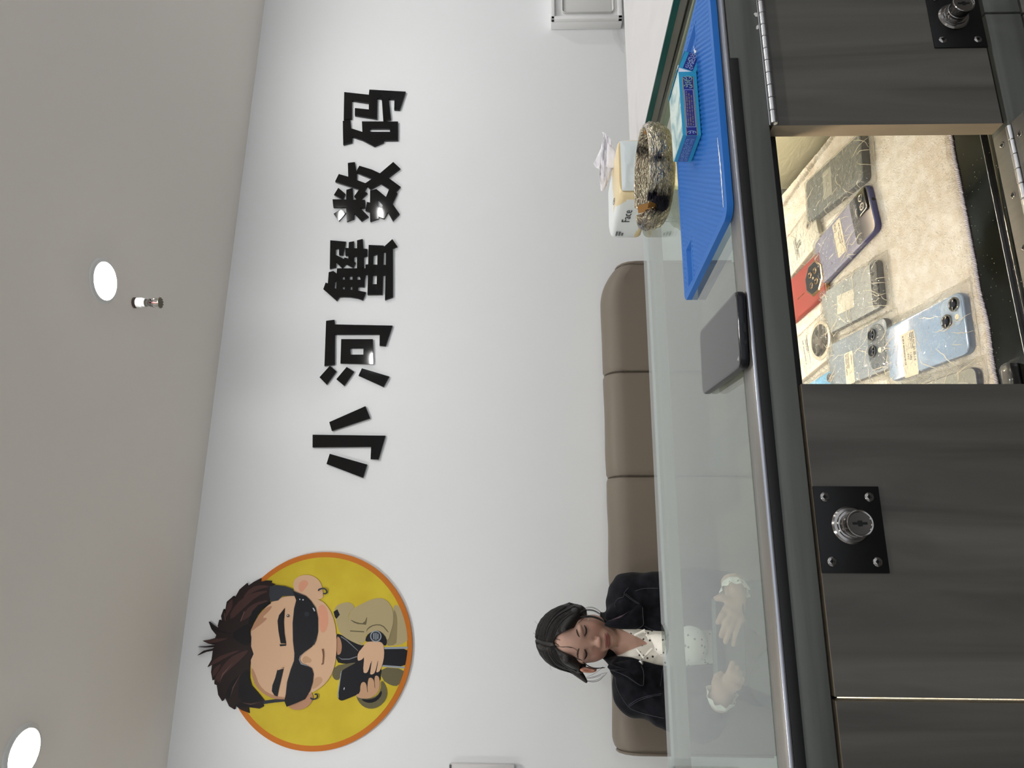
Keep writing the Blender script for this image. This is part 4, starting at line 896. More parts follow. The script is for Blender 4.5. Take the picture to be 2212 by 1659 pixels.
# near row ---------------------------------------------------------------
M_bl = mat('pale_blue_glass', rgb(150, 178, 214), .12, spec=.6, coat=.5); M_blf = mat('blue_aluminium', rgb(112, 134, 168), .3, .7)
ph, o, U, V_, N, h = phone('bagged_phone', 'pale blue phone with two black lenses, frontmost on the fleece mat', (320.5, 737), (248.5, 741), 147, 71.5, M_blf, M_bl, 11, 8)
BL = (o, U, V_, N)
Vg, Fg = slab_geo(34, 34, 9, [(0, 0), (0, .9), (.6, 1.2)]); mk('camera_island', lay(Vg, o+U*15.5-V_*53.5+N*(h-.2), U, V_, N), Fg, mat('pale_blue_island', rgb(164, 190, 222), .3), ph, 30)
lens_at(ph, o, U, V_, N, 23, -61, h+.9, 8.2, 2.4); lens_at(ph, o, U, V_, N, 7.5, -46, h+.9, 8.2, 2.4)
lathe('flash', [(0.01, 0), (3.2, 0), (3.2, .4), (0.01, .5)], o+U*8-V_*62+N*(h+.9), mat('flash_cream', rgb(236, 226, 196), .3), ph, tuple(N), 20)
label(ph, o, U, V_, N, -10, 28, 56, 27, math.pi*.995, [(-8, 7.5, 6.2, '苹果14'), (-2, 1.2, 5.4, '128g'), (-1, -4.2, 4.6, '84%')], h+.1)
print_rows(ph, o, U, V_, N, 15, 17.8, 22, 3, h+.5, 5, math.pi, 1.6, 3.0); print_rows(ph, o, U, V_, N, 15, 38, 46, 1, h+.5, 6, math.pi, 2.2)
bag('clear bag around the pale blue phone at the front', o, U, V_, N, 72, 147, 8, 12, 12, 5, 16, 1, 2.0)
M_pu = mat('lavender_back', rgb(128, 130, 162), .3, .2, coat=.3); M_puf = mat('indigo_frame', rgb(74, 76, 116), .3, .4)
ph, o, U, V_, N, h = phone('bagged_phone', 'lavender grey phone with dark camera end sticking out of its bag', (541, 874), (464, 866), 155, 75, M_puf, M_pu, 10, 9)
Vg, Fg = slab_geo(72, 46, 8, [(0, 0), (0, .3)]); mk('dark_end', lay(Vg, o-V_*53+N*(h-.1), U, V_, N), Fg, mat('dark_violet_grey', rgb(58, 58, 68), .15, spec=.6), ph, 30)
Vg, Fg = slab_geo(36, 26, 5, [(0, 0), (0, 1.2), (.6, 1.5)]); mk('camera_island', lay(Vg, o+U*17-V_*60+N*(h+.1), U, V_, N), Fg, mat('camera_black', rgb(18, 17, 18), .1, spec=.6), ph, 30)
lens_at(ph, o, U, V_, N, 24, -60, h+1.5, 5.5, .8); lens_at(ph, o, U, V_, N, 10, -60, h+1.5, 5.5, .8)
lathe('audio_jack', [(0.01, 0), (2.6, 0), (2.6, .3), (0.01, .3)], o+U*10-V_*77.6+N*4.4, M_keyhole, ph, tuple(-V_), 16)
lathe('microphone_hole', [(0.01, 0), (.9, 0), (.9, .3), (0.01, .3)], o+U*28-V_*77.6+N*4.4, M_keyhole, ph, tuple(-V_), 12)
label(ph, o, U, V_, N, 4, 8, 56, 22, math.pi, [], h+.2); print_rows(ph, o, U, V_, N, 26, 3, 36, 1, h+.6, 8, math.pi, 2.4); print_rows(ph, o, U, V_, N, 14, 8, 20, 1, h+.6, 9, math.pi, 1.8); print_rows(ph, o, U, V_, N, 30, 12, 14, 2, h+.6, 10, math.pi, 2.0, 3.2)
bag('clear bag half pulled over the lavender phone', o+V_*17, U, V_, N, 76, 125, 9, 3, 3, 1, 14, 2, 2.2)
M_dk = mat('slate_back', rgb(96, 104, 108), .3, spec=.5); M_dkf = mat('slate_frame', rgb(62, 68, 74), .4)
ph, o, U, V_, N, h = phone('bagged_phone', 'grey phone with pale label in a bag, next to the cabinet door edge', (613, 866), (545, 874), 160, 70, M_dkf, M_dk, 8, 12)
label(ph, o, U, V_, N, 3, 14, 44, 24, math.pi, [], h+.1, mat('frosted_label', rgb(168, 170, 164), .4)); print_rows(ph, o, U, V_, N, 18, 10, 30, 3, h+.5, 12, math.pi, 1.4, m=mat('grey_ink', rgb(120, 120, 116), .6))
bag('clear bag around the grey phone by the cabinet door edge', o, U, V_, N, 71, 160, 12, 9, 5, 10, 10, 3, 1.6)
M_gr = mat('silver_grey_back', rgb(156, 164, 168), .25, spec=.6); M_grf = mat('dark_grey_frame', rgb(70, 74, 80), .4)
ph, o, U, V_, N, h = phone('bagged_phone', 'silver grey phone with dark camera bar in a crumpled bag, middle of the near row', (425, 876), (361, 881), 150, 68, M_grf, M_gr, 9, 8)
Vg, Fg = slab_geo(62, 16, 6, [(0, 0), (0, 1.6), (.6, 2)]); mk('camera_bar', lay(Vg, o-V_*66+N*(h-.2), U, V_, N), Fg, mat('dark_glass_bar', rgb(52, 56, 60), .12, spec=.6), ph, 30)
mk('crumpled_label', lay([(-14, -12, .3), (12, -14, .3), (16, 30, .3), (-12, 34, .3)], o+N*h, U, V_, N), [(0, 1, 2, 3)], mat('shiny_paper', rgb(214, 212, 200), .3), ph)
bag('crumpled clear bag around the silver grey phone', o, U, V_, N, 69, 150, 8, 6, 6, 12, 12, 4, 4.2)
M_gb = mat('blue_grey_back', rgb(142, 156, 172), .25, spec=.6, coat=.3)
ph, o, U, V_, N, h = phone('bagged_phone', 'blue grey phone with round dark lenses and paper label, behind the pale blue phone', (345, 876), (273, 881), 150, 70, M_grf, M_gb, 10, 8)
Vg, Fg = slab_geo(62, 38, 18, [(0, 0), (0, 1.2), (.6, 1.6)]); mk('camera_island', lay(Vg, o-V_*50+N*(h-.2), U, V_, N), Fg, mat('smoked_grey', rgb(98, 108, 118), .14, spec=.6), ph, 30)
lens_at(ph, o, U, V_, N, 18, -44, h+1.4, 8.5, 2.4, ringm=M_grf); lens_at(ph, o, U, V_, N, -4, -42, h+1.4, 8.5, 2.4, ringm=M_grf)
lathe('flash', [(0.01, 0), (3.4, 0), (3.4, .4), (0.01, .5)], o+U*-6-V_*57+N*(h+1.2), mat('flash_cream', 0), ph, tuple(N), 20)
label(ph, o, U, V_, N, -12, 20, 46, 22, math.pi, [], h+.2); print_rows(ph, o, U, V_, N, 6, 14, 16, 1, h+.6, 15, math.pi, 2.0); print_rows(ph, o, U, V_, N, 9, 21, 24, 2, h+.6, 16, math.pi, 2.0, 3.4); print_rows(ph, o, U, V_, N, 9, 28, 38, 1, h+.6, 18, math.pi, 2.2)
bag('clear wrinkled bag around the blue grey phone behind the pale blue one', o, U, V_, N, 71, 150, 8, 6, 7, 14, 10, 5, 3.0)
# far row ----------------------------------------------------------------
M_wh = mat('white_glass_back', rgb(226, 228, 220), .15, spec=.5, coat=.3); M_whf = mat('silver_frame', rgb(206, 200, 186), .3, .6)
ph, o, U, V_, N, h = phone('bagged_phone', 'white phone with a grey fruit logo, behind the lavender grey phone', (594, 1018), (520, 1008), 130, 71, M_whf, M_wh, 11, 8)
lens_at(ph, o, U, V_, N, 24, -55, h, 7, 1.6, ringm=M_whf); lens_at(ph, o, U, V_, N, 9, -42, h, 7, 1.6, ringm=M_whf, glass=mat('lens_pale', rgb(150, 146, 136), .2))
apple = [(0, -6.2), (2.2, -7), (4.6, -5.6), (6.2, -2), (6, -.6), (4.6, .8), (4.8, 3.2), (6.2, 4.6), (4.6, 6), (2.4, 6), (0, 5.2), (-2.6, 6.1), (-5.2, 5), (-6.6, 1.6), (-6, -2.6), (-4, -6), (-2, -7)]
lf = [(0.4, 6.6), (1, 8.4), (3.2, 9.6), (3, 8), (1.8, 6.8)]
Vg, Fg = poly_geo([smooth_loop([(-x, -y) for x, y in apple], 2), smooth_loop([(-x, -y) for x, y in lf], 1)], .1); mk('fruit_logo', lay(Vg, o+U*0-V_*4+N*(h+.1), U, V_, N), Fg, mat('grey_logo', rgb(150, 158, 158), .25, .4), ph)
print_rows(ph, o, U, V_, N, 14, 6, 34, 1, h+.2, 21, math.pi, 2.2); print_rows(ph, o, U, V_, N, 16, 12, 44, 3, h+.2, 22, math.pi, 2.0, -4.4)
bag('clear bag around the white phone with the fruit logo', o, U, V_, N, 72, 130, 8, 10, 8, 8, 8, 6, 1.6)
M_rd = add_noise(mat('brick_red_leather', rgb(140, 68, 64), .5, spec=.35), nscale=700, detail=1, bump=.15, dist=.0003); M_goldm = mat('rose_gold_metal', rgb(196, 158, 116), .18, 1)
ph, o, U, V_, N, h = phone('red_phone', 'brick red phone with an eight sided black camera plate and gold trim', (508, 1012), (433, 1009), 128, 74, M_rd, M_rd, 5, 9)
g = Geo().tube(lay([(-34, -64.3, 2), (34, -64.3, 2)], o, U, V_, N), 1.6, 8).tube(lay([(-34, -64.3, 7), (34, -64.3, 7)], o, U, V_, N), 1.4, 8); g.build('gold_end_trim', M_goldm, ph)
Vg, Fg = slab_geo(70, 1.2, .5, [(0, 2), (0, 7.4)]); mk('gold_end_plate', lay(Vg, o-V_*64.1, U, V_, N), Fg, M_goldm, ph)
octo = lambda rr_, n=8: [(rr_*math.cos(math.pi/8+k*math.pi/4), rr_*math.sin(math.pi/8+k*math.pi/4)) for k in range(n)]
def ngon_slab(rs, zs): 
    V, Fc = [], []
    for q, z in zip(rs, zs): V += [(x, y, z) for x, y in octo(q)]
    n = 8
    for i in range(len(rs)-1):
        for k in range(n): k2 = (k+1) % n; Fc.append((i*n+k, i*n+k2, (i+1)*n+k2, (i+1)*n+k))
    Fc.append(tuple((len(rs)-1)*n+k for k in range(n))); return V, Fc
co_ = o-V_*38+U*1
Vg, Fg = ngon_slab([29, 28, 25.5], [h-.3, h+1.6, h+2.2]); mk('gold_bezel', lay(Vg, co_, U, V_, N), Fg, M_goldm, ph)
Vg, Fg = ngon_slab([25.4, 25.2], [h+2.1, h+2.4]); mk('camera_plate', lay(Vg, co_, U, V_, N), Fg, mat('graphite_plate', rgb(54, 56, 60), .2, spec=.6), ph)
for x, y in ((9, -8), (9, 8), (-9, -8), (-9, 8)): lens_at(ph, co_, U, V_, N, x, y, h+2.3, 5.2, .9, ringm=M_goldm)
lathe('flash', [(0.01, 0), (2, 0), (2, .4), (0.01, .4)], co_+N*(h+2.4), mat('pale_flash', rgb(200, 190, 170), .3), ph, tuple(N), 16)
print_rows(ph, o, U, V_, N, -6, -2, 34, 1, h+.15, 31, math.pi*.5, 2.0, m=M_goldm, name='gold_lettering')
ph, o, U, V_, N, h = phone('bagged_phone', 'cream white phone with one large round grey camera, far row right under the counter rail', (408, 1018), (336, 1011), 132, 72, M_whf, M_wh, 8, 8)
lathe('camera_ring', [(0.01, -.2), (31, -.2), (30.5, 1.2), (28, 2.2), (26, 2.2), (25, 1.8), (0.01, 1.8)], o-V_*38+U*0+N*h, mat('cream_ring', rgb(214, 206, 190), .25, .3), ph, tuple(N), 64)
lathe('camera_glass', [(0.01, 1.7), (25, 1.7), (24.6, 2.3), (0.01, 2.5)], o-V_*38+N*h, add_noise(mat('smoked_camera_glass', rgb(88, 88, 86), .14, spec=.6), nscale=90, c1=rgb(62, 62, 62), c2=rgb(112, 110, 106)), ph, tuple(N), 64)
print_rows(ph, o, U, V_, N, 28, 2, 54, 1, h+.2, 41, math.pi, 1.8); print_rows(ph, o, U, V_, N, 22, 7, 26, 2, h+.2, 42, math.pi, 2.2, -3.8); print_rows(ph, o, U, V_, N, 24, 16, 46, 1, h+.2, 43, math.pi, 2.4)
bag('clear bag around the cream white phone with the round camera', o, U, V_, N, 73, 132, 8, 8, 8, 7, 8, 7, 1.8)
ph, o, U, V_, N, h = phone('bagged_phone', 'bright sky blue phone mostly hidden behind the closed cabinet flap', (318, 1020), (246, 1018), 128, 70, mat('sky_frame', rgb(82, 150, 206), .3, .4), mat('sky_back', rgb(108, 176, 226), .15, spec=.6), 9, 8)
lens_at(ph, o, U, V_, N, 24, -54, h, 6.5, 1.4, ringm=M_grf)
bag('clear bag around the sky blue phone', o, U, V_, N, 71, 128, 8, 5, 5, 6, 6, 8, 2.4)
ph, o, U, V_, N, h = phone('bagged_phone', 'dark blue framed phone half hidden by the closed flap, beside the pale blue phone', (233, 738), (161, 742), 148, 72, mat('dark_blue_frame', rgb(46, 58, 86), .25, .4), mat('grey_green_back', rgb(150, 152, 146), .25), 9, 8)
Vg, Fg = slab_geo(46, 46, 21, [(0, 0), (0, .8), (.5, 1)]); mk('camera_ring', lay(Vg, o+U*0-V_*48+N*(h-.1), U, V_, N), Fg, mat('light_grey_ring', rgb(170, 172, 168), .25), ph, 30)
bag('clear bag around the dark blue framed phone at the flap edge', o, U, V_, N, 73, 148, 8, 8, 9, 6, 10, 9, 2.0)
# black thing in film on the bare black glass
t0 = np.array([196., 697., -488.+.4])
pp = thing('wrapped_box', tuple(t0), 'small black box in clear film on the bare black shelf glass', 'box')
box('box_body', 170, 221, 690, 706, -487.6, -478, mat('deep_black', rgb(6, 6, 8), .4), pp, 1)
V, Fc = [], []
for j in range(9):
    for i in range(17):
        x = 166+60*i/16; y = 686+24*j/8; d = max(170-x, x-221, 0)+max(690-y, y-706, 0); V.append((x, y, max(-487.4, -476.6-d*1.6+1.2*noise.noise(Vector((x*.1, y*.15, 0))))))
for j in range(8):
    for i in range(16): k = j*17+i; Fc.append((k, k+1, k+18, k+17))
mk('film', V, Fc, clear_mat('thin_clear_film', (1, 1, 1, 1), 1.4, .1), pp, 80)

# ================================================================ SOFA
so = thing('sofa', (318, 2150, FZ), 'taupe leather sofa with stitched back panels along the white wall', 'sofa')
SX0, SX1 = -462., 1105.
def sofa_top(x):
    t = -243.0-4*math.sin((x-SX0)/(SX1-SX0)*3.1)
    dl, dr = x-SX0, SX1-x
    if dl < 40: t -= 14*(1-dl/40)**2
    if dr < 150: t -= 60*(1-dr/150)**2.2
    return t+2.5*noise.noise(Vector((x*.008, 0, 0)))
def back_panel(x0, x1):
    nx = max(8, int((x1-x0)/12)); prof = []
    for k in range(8): prof.append((2286+k*.6, -760+k*62, 0))
    for k in range(13): a = math.pi*k/12; prof.append((2352-62*math.cos(a), 0, 62*math.sin(a)))
    for k in range(6): prof.append((2418, -330-k*80, 0))
    V, Fc = [], []
    for (y, z, arc) in prof:
        for i in range(nx+1):
            x = x0+(x1-x0)*i/nx; e = min(x-x0, x1-x); s = max(0, 1-e/16.)**2
            tp = sofa_top(x)
            if arc == 0 and y < 2300: zz = min(z, tp-62); yy = y+9*s
            elif arc > 0: zz = tp-62+arc-5*s; yy = y+7*s*(1 if y < 2352 else -1)
            elif y > 2417: zz = min(z, tp-62); yy = y-4*s
            else: zz = tp-62+arc; yy = y
            V.append((x, yy, zz))
    n = nx+1
    for j in range(len(prof)-1):
        for i in range(nx): Fc.append((j*n+i, j*n+i+1, (j+1)*n+i+1, (j+1)*n+i))
    Fc.append(tuple(j*n for j in range(len(prof)-1, -1, -1))); Fc.append(tuple(j*n+nx for j in range(len(prof))))
    return mk('back_panel', V, Fc, M_sofa, so, 60)
for a, b in ((SX0, 1), (1, 351), (351, 704), (704, SX1)): back_panel(a, b)
for xs in (1, 351, 704):
    pts = [(xs, 2294, -700), (xs, 2295, -400), (xs, 2295.5, sofa_top(xs)-64)]+[(xs, 2352-58*math.cos(a), sofa_top(xs)-63+57*math.sin(a)) for a in (math.pi*k/8 for k in range(9))]
    Geo().tube(pts, 2.2, 6).build('seam', M_seam, so)
for xs in (SX0, SX1):
    pts = [(xs, 2288, -700), (xs, 2289, -400), (xs, 2290, sofa_top(xs)-62)]+[(xs, 2352-62*math.cos(a), sofa_top(xs)-62+62*math.sin(a)) for a in (math.pi*k/8 for k in range(9))]
    Geo().tube(pts, 4, 8).build('piping', M_sofa, so)
for a, b in ((SX0, 322), (324, SX1)): box('seat_cushion', a, b, 1790, 2284, -790, -700, M_sofa, so, 28, 4)
box('base', SX0+10, SX1-10, 1810, 2400, -1070, -792, M_sofa, so, 10)
for a in (SX0+50, SX1-50):
    for b in (1850, 2360): lathe('leg', [(0.01, 0), (18, 0), (24, 79.5), (0.01, 79.5)], (a, b, FZ), M_black, so, n=20)

# ================================================================ SEATED WOMAN  (signed distance fields -> one continuous surface)
def smin(a, b, k):
    if k <= 0: return np.minimum(a, b)
    h = np.clip(.5+.5*(b-a)/k, 0, 1); return b*(1-h)+a*h-k*h*(1-h)
class Field:
    def __init__(s, lo, hi, h):
        s.lo = np.array(lo, float); s.h = h; s.n = [int(math.ceil((hi[i]-lo[i])/h))+1 for i in range(3)]
        s.ax = [s.lo[i]+h*np.arange(s.n[i]) for i in range(3)]; s.D = np.full(s.n, 60.0, np.float32)
    def sl(s, lo, hi, m):
        out = []
        for i in range(3):
            a = int(max(0, math.floor((lo[i]-m-s.lo[i])/s.h))); b = int(min(s.n[i], math.ceil((hi[i]+m-s.lo[i])/s.h)+1))
            if b <= a: return None
            out.append(slice(a, b))
        return tuple(out)
    def apply(s, fn, lo, hi, k, op='add', m=40):
        q = s.sl(lo, hi, m)
        if q is None: return s
        X, Y, Z = np.meshgrid(s.ax[0][q[0]], s.ax[1][q[1]], s.ax[2][q[2]], indexing='ij'); d = fn(X, Y, Z).astype(np.float32)
        if op == 'add': s.D[q] = smin(s.D[q], d, k)
        else: s.D[q] = -smin(-s.D[q], d, k)
        return s
    def cap(s, a, b, ra, rb, k=10, op='add', m=40):
        a, b = np.array(a, float), np.array(b, float); ba = b-a; L2 = ba@ba+1e-9
        def fn(X, Y, Z):
            t = np.clip(((X-a[0])*ba[0]+(Y-a[1])*ba[1]+(Z-a[2])*ba[2])/L2, 0, 1)
            return np.sqrt((X-a[0]-t*ba[0])**2+(Y-a[1]-t*ba[1])**2+(Z-a[2]-t*ba[2])**2)-(ra+(rb-ra)*t)
        r = max(ra, rb); return s.apply(fn, np.minimum(a, b)-r, np.maximum(a, b)+r, k, op, m)
    def ell(s, c, r, k=10, op='add', fr=None, m=40):
        c = np.array(c, float); r = np.array(r, float)
        if fr is not None: R, o, sc = fr
        def fn(X, Y, Z):
            if fr is not None:
                A, B, C = (X-o[0])/sc, (Y-o[1])/sc, (Z-o[2])/sc
                x, y, z = A*R[0, 0]+B*R[1, 0]+C*R[2, 0], A*R[0, 1]+B*R[1, 1]+C*R[2, 1], A*R[0, 2]+B*R[1, 2]+C*R[2, 2]
            else: x, y, z = X, Y, Z
            x, y, z = (x-c[0])/r[0], (y-c[1])/r[1], (z-c[2])/r[2]
            k0 = np.sqrt(x*x+y*y+z*z)+1e-6; k1 = np.sqrt((x/r[0])**2+(y/r[1])**2+(z/r[2])**2)+1e-6
            d = k0*(k0-1)/k1
            return d*(fr[2] if fr is not None else 1)
        if fr is not None:
            cw = o+sc*(R@c); rr = sc*float(max(r)); lo, hi = cw-rr, cw+rr
        else: lo, hi = c-r, c+r
        return s.apply(fn, lo, hi, k, op, m)
    def lcap(s, fr, a, b, ra, rb, k=6, op='add', m=30):
        R, o, sc = fr; return s.cap(o+sc*(R@np.array(a, float)), o+sc*(R@np.array(b, float)), ra*sc, rb*sc, k, op, m)
    def mesh(s):
        """naive surface nets"""
        D = s.D; S = D < 0; n = D.shape
        cell = np.zeros((n[0]-1, n[1]-1, n[2]-1), np.int8)
        for dx in (0, 1):
            for dy in (0, 1):
                for dz in (0, 1): cell += S[dx:n[0]-1+dx, dy:n[1]-1+dy, dz:n[2]-1+dz]
        act = (cell > 0) & (cell < 8); idx = -np.ones(cell.shape, np.int64); I = np.argwhere(act); idx[act] = np.arange(len(I))
        acc = np.zeros((len(I), 3)); cnt = np.zeros(len(I))
        cs = [(0, 0, 0), (1, 0, 0), (0, 1, 0), (1, 1, 0), (0, 0, 1), (1, 0, 1), (0, 1, 1), (1, 1, 1)]
        for a in range(8):
            for b in range(a+1, 8):
                da = np.array(cs[b])-np.array(cs[a])
                if np.abs(da).sum() != 1: continue
                va = D[I[:, 0]+cs[a][0], I[:, 1]+cs[a][1], I[:, 2]+cs[a][2]]; vb = D[I[:, 0]+cs[b][0], I[:, 1]+cs[b][1], I[:, 2]+cs[b][2]]
                x = (va < 0) != (vb < 0); t = np.where(x, va/np.where(va == vb, 1, va-vb), 0)
                acc += np.where(x[:, None], np.array(cs[a])[None]+t[:, None]*da[None], 0); cnt += x
        V = s.lo+s.h*(I+acc/np.maximum(cnt, 1)[:, None]); Fc = []
        for ax in range(3):
            o = [q for q in range(3) if q != ax]
            A = S.take(range(n[ax]-1), axis=ax); B = S.take(range(1, n[ax]), axis=ax); E = np.argwhere(A != B)
            E = E[(E[:, o[0]] > 0) & (E[:, o[1]] > 0) & (E[:, o[0]] < n[o[0]]-1) & (E[:, o[1]] < n[o[1]]-1)]
            fl = A[E[:, 0], E[:, 1], E[:, 2]]
            def at(d0, d1): e = E.copy(); e[:, o[0]] += d0; e[:, o[1]] += d1; return idx[e[:, 0], e[:, 1], e[:, 2]]
            q = np.stack([at(-1, -1), at(0, -1), at(0, 0), at(-1, 0)], 1)
            if ax == 1: fl = ~fl
            q[~fl] = q[~fl][:, ::-1]; Fc.append(q)
        return V, np.concatenate(Fc)
def tri_smooth(V, Fc, it=1, lam=.5):
    e = np.concatenate([Fc[:, [0, 1]], Fc[:, [1, 2]], Fc[:, [2, 3]], Fc[:, [3, 0]]])
    for _ in range(it):
        A = np.zeros_like(V); c = np.zeros(len(V)); np.add.at(A, e[:, 0], V[e[:, 1]]); np.add.at(A, e[:, 1], V[e[:, 0]]); np.add.at(c, e[:, 0], 1); np.add.at(c, e[:, 1], 1)
        V = V*(1-lam)+lam*A/np.maximum(c, 1)[:, None]
    return V

# head frame: local x to the picture's right in the room, y away from the viewer, z up
eyes = atY(1266.3, 1389, 2092)
def rotx(a): c, s = math.cos(a), math.sin(a); return np.array([[1, 0, 0], [0, c, -s], [0, s, c]])
def roty(a): c, s = math.cos(a), math.sin(a); return np.array([[c, 0, s], [0, 1, 0], [-s, 0, c]])
def rotz(a): c, s = math.cos(a), math.sin(a); return np.array([[c, -s, 0], [s, c, 0], [0, 0, 1]])
HS = .93
HR = rotz(math.radians(-7)) @ roty(math.radians(-3.0)) @ rotx(math.radians(24))
HO = eyes-HS*(HR @ np.array([0, -80., 3.]))
fr = (HR, HO, HS)
def HL(p): return HO+HS*(HR @ np.array(p, float))
neckbase = np.array([HO[0]-2, HO[1]+55, -330.])
shR, shL = atY(1366, 1296, 2175), atY(1380, 1488, 2165)
elR, elL = atY(1500, 1268, 2130), atY(1518, 1556, 2100)
wrR, wrL = atY(1585, 1262, 1945), atY(1556, 1513, 1945)
chest = np.array([HO[0]-5, 2185, -480.]); pelv = np.array([HO[0]-5, 2165, -655.])
def build_body():
    f = Field((HO[0]-330, 1780, -720), (HO[0]+330, 2330, 0), 2.6)
    # skull, face
    f.ell((0, 14, 28), (72, 90, 72), 1, fr=fr); f.ell((0, -16, -34), (61, 66, 74), 26, fr=fr); f.ell((0, -26, 10), (68, 60, 55), 22, fr=fr)
    f.ell((0, -60, -91), (24, 22, 17), 22, fr=fr)
    for s in (-1, 1):
        f.ell((s*36, -48, -36), (26, 26, 26), 20, fr=fr)            # cheeks
        f.ell((s*46, -14, -66), (17, 34, 22), 22, fr=fr)            # jaw
        f.ell((s*33, -90, 3), (17, 10, 9), 9, 'sub', fr=fr)         # eye hollows
        f.ell((s*32, -67, 1), (17, 14.5, 13), 5, fr=fr)             # closed lids
        f.ell((s*33, -76, 19), (22, 8, 6), 9, fr=fr)                # brow
        f.ell((s*9.5, -92, -33), (7, 9, 6.5), 5, fr=fr)             # nostril wings
        f.ell((s*74, 14, -8), (6, 17, 28), 5, fr=fr); f.ell((s*79, 10, -6), (4, 9, 17), 4, 'sub', fr=fr)
    f.lcap(fr, (0, -78, 12), (0, -97, -27), 6, 7.2, 10); f.ell((0, -98, -29), (8.2, 8, 7), 6, fr=fr)
    for s in (-1, 1): f.ell((s*5, -97, -39), (3.2, 4, 3), 2, 'sub', fr=fr)
    f.ell((0, -76, -66), (27, 13, 17), 14, fr=fr)                   # muzzle
    f.ell((0, -86, -60), (19, 5.5, 3.8), 4, fr=fr); f.ell((0, -85, -68.5), (15.5, 6, 4.6), 4, fr=fr)
    f.ell((0, -94, -64.2), (19, 8, 1.3), 2, 'sub', fr=fr); f.ell((0, -87, -78), (14, 6, 4), 5, 'sub', fr=fr)
    f.ell((0, -96, -48), (3.5, 5, 6), 4, 'sub', fr=fr)
    f.ell(atY(1271, 1447, 2118), (8, 15, 24), 7); f.ell(atY(1271, 1448, 2106), (3.5, 6, 14), 3, 'sub')
    # neck, trunk, arms
    f.cap(HL((0, 40, -58)), neckbase, 40, 50, 12); f.cap(neckbase, chest, 62, 120, 45, m=70)
    f.cap(shR, shL, 48, 48, 40, m=60); f.ell(chest, (142, 92, 170), 40, m=70); f.ell(pelv, (150, 105, 95), 50, m=70)
    for a, b, c in ((shR, elR, wrR), (shL, elL, wrL)): f.cap(a, b, 46, 38, 25); f.cap(b, c, 38, 25, 14)
    for s in (-1, 1): f.cap(pelv+np.array([s*80, -20, -20]), pelv+np.array([s*95, -390, -20]), 78, 60, 30, m=60)
    def hand(wr, palm, kn, mids, tips, th):
        P = [atY(*q) for q in kn]; M = [atY(*q) for q in mids]; T = [atY(*q) for q in tips]; pc = atY(*palm)
        f.cap(wr, pc, 24, 27, 14)
        for q in P: f.cap(pc, q, 15, 10.5, 9)
        for q, m_, t_, r in zip(P, M, T, (9.2, 9.6, 9.2, 8)): f.cap(q, m_, r, r*.9, 4); f.cap(m_, t_, r*.9, r*.72, 2.5)
        b = [atY(*q) for q in th]; f.cap(pc, b[0], 15, 12.5, 10); f.cap(b[0], b[1], 12, 9.5, 5); f.cap(b[1], b[2], 9.5, 7.5, 3)
    hand(wrR, (1590, 1300, 1905), [(1569, 1316, 1884), (1579, 1324, 1880), (1589, 1331, 1880), (1599, 1338, 1884)], [(1560, 1329, 1876), (1568, 1346, 1874), (1577, 1358, 1874), (1590, 1364, 1877)],
         [(1551, 1344, 1880), (1558, 1373, 1879), (1567, 1386, 1879), (1584, 1392, 1881)], [(1572, 1296, 1892), (1557, 1291, 1886), (1546, 1294, 1890)])
    hand(wrL, (1562, 1487, 1905), [(1569, 1468, 1884), (1578, 1470, 1880), (1586, 1475, 1880), (1592, 1482, 1884)], [(1578, 1450, 1875), (1588, 1456, 1876), (1595, 1464, 1878), (1599, 1474, 1882)],
         [(1582, 1432, 1880), (1592, 1443, 1881), (1599, 1454, 1882), (1604, 1466, 1884)], [(1550, 1474, 1895), (1550, 1461, 1888), (1557, 1455, 1888)])
    V, Fc = f.mesh(); return tri_smooth(V, Fc, 2, .35), Fc
pbase = (HO[0], 2150, FZ)
pe = thing('person', pbase, 'seated woman in dark denim jacket and dotted white shirt, eyes lowered to a tablet', 'person')
V, Fc = build_body()
M_skin = bpy.data.materials.new('skin'); M_skin.use_nodes = True
b_ = M_skin.node_tree.nodes['Principled BSDF']; b_.inputs['Roughness'].default_value = .5; b_.inputs['Subsurface Weight'].default_value = .25; b_.inputs['Subsurface Radius'].default_value = (.006, .003, .0015); b_.inputs['Subsurface Scale'].default_value = .7; b_.inputs['Specular IOR Level'].default_value = .35
at_ = M_skin.node_tree.nodes.new('ShaderNodeVertexColor'); at_.layer_name = 'tone'; M_skin.node_tree.links.new(at_.outputs['Color'], b_.inputs['Base Color'])
body = mk('body', V, Fc, M_skin, pe, 180)
loc = ((V-HO) @ HR)/HS
tone = np.tile(np.array(rgb(186, 150, 134)), (len(V), 1))
def blend(mask, col, amt): global tone; a = (mask*amt)[:, None]; tone = tone*(1-a)+a*np.array(col)
x, y, z = loc[:, 0], loc[:, 1], loc[:, 2]
for s in (-1, 1): blend(np.exp(-(((x-s*38)/20)**2+((z+34)/16)**2))*(y < -20), rgb(184, 126, 116), .5)
blend(np.exp(-((x/9)**2+((z+30)/9)**2))*(y < -80), rgb(186, 134, 120), .3)
lipz = np.where(z > -64, ((z+60)/4.6)**2, ((z+68.5)/5.4)**2)
blend(np.clip(1.35-((x/21)**2+lipz), 0, .5)*2*(y < -70), rgb(136, 72, 70), .85)
for s in (-1, 1): blend(np.exp(-(((x-s*32)/16)**2+((z-6)/8)**2))*(y < -60), rgb(160, 118, 102), .5)
blend(np.clip((np.abs(x)-70)/5, 0, 1)*(np.abs(z+8) < 34)*(z > -60), rgb(176, 112, 88), .6)
ca = body.data.color_attributes.new('tone', 'FLOAT_COLOR', 'POINT'); ca.data.foreach_set('color', np.clip(tone, 0, 1).astype(np.float32).ravel())
def bvh(V, Fc): return BVHTree.FromPolygons([Vector(v) for v in V], [tuple(map(int, q)) for q in Fc])
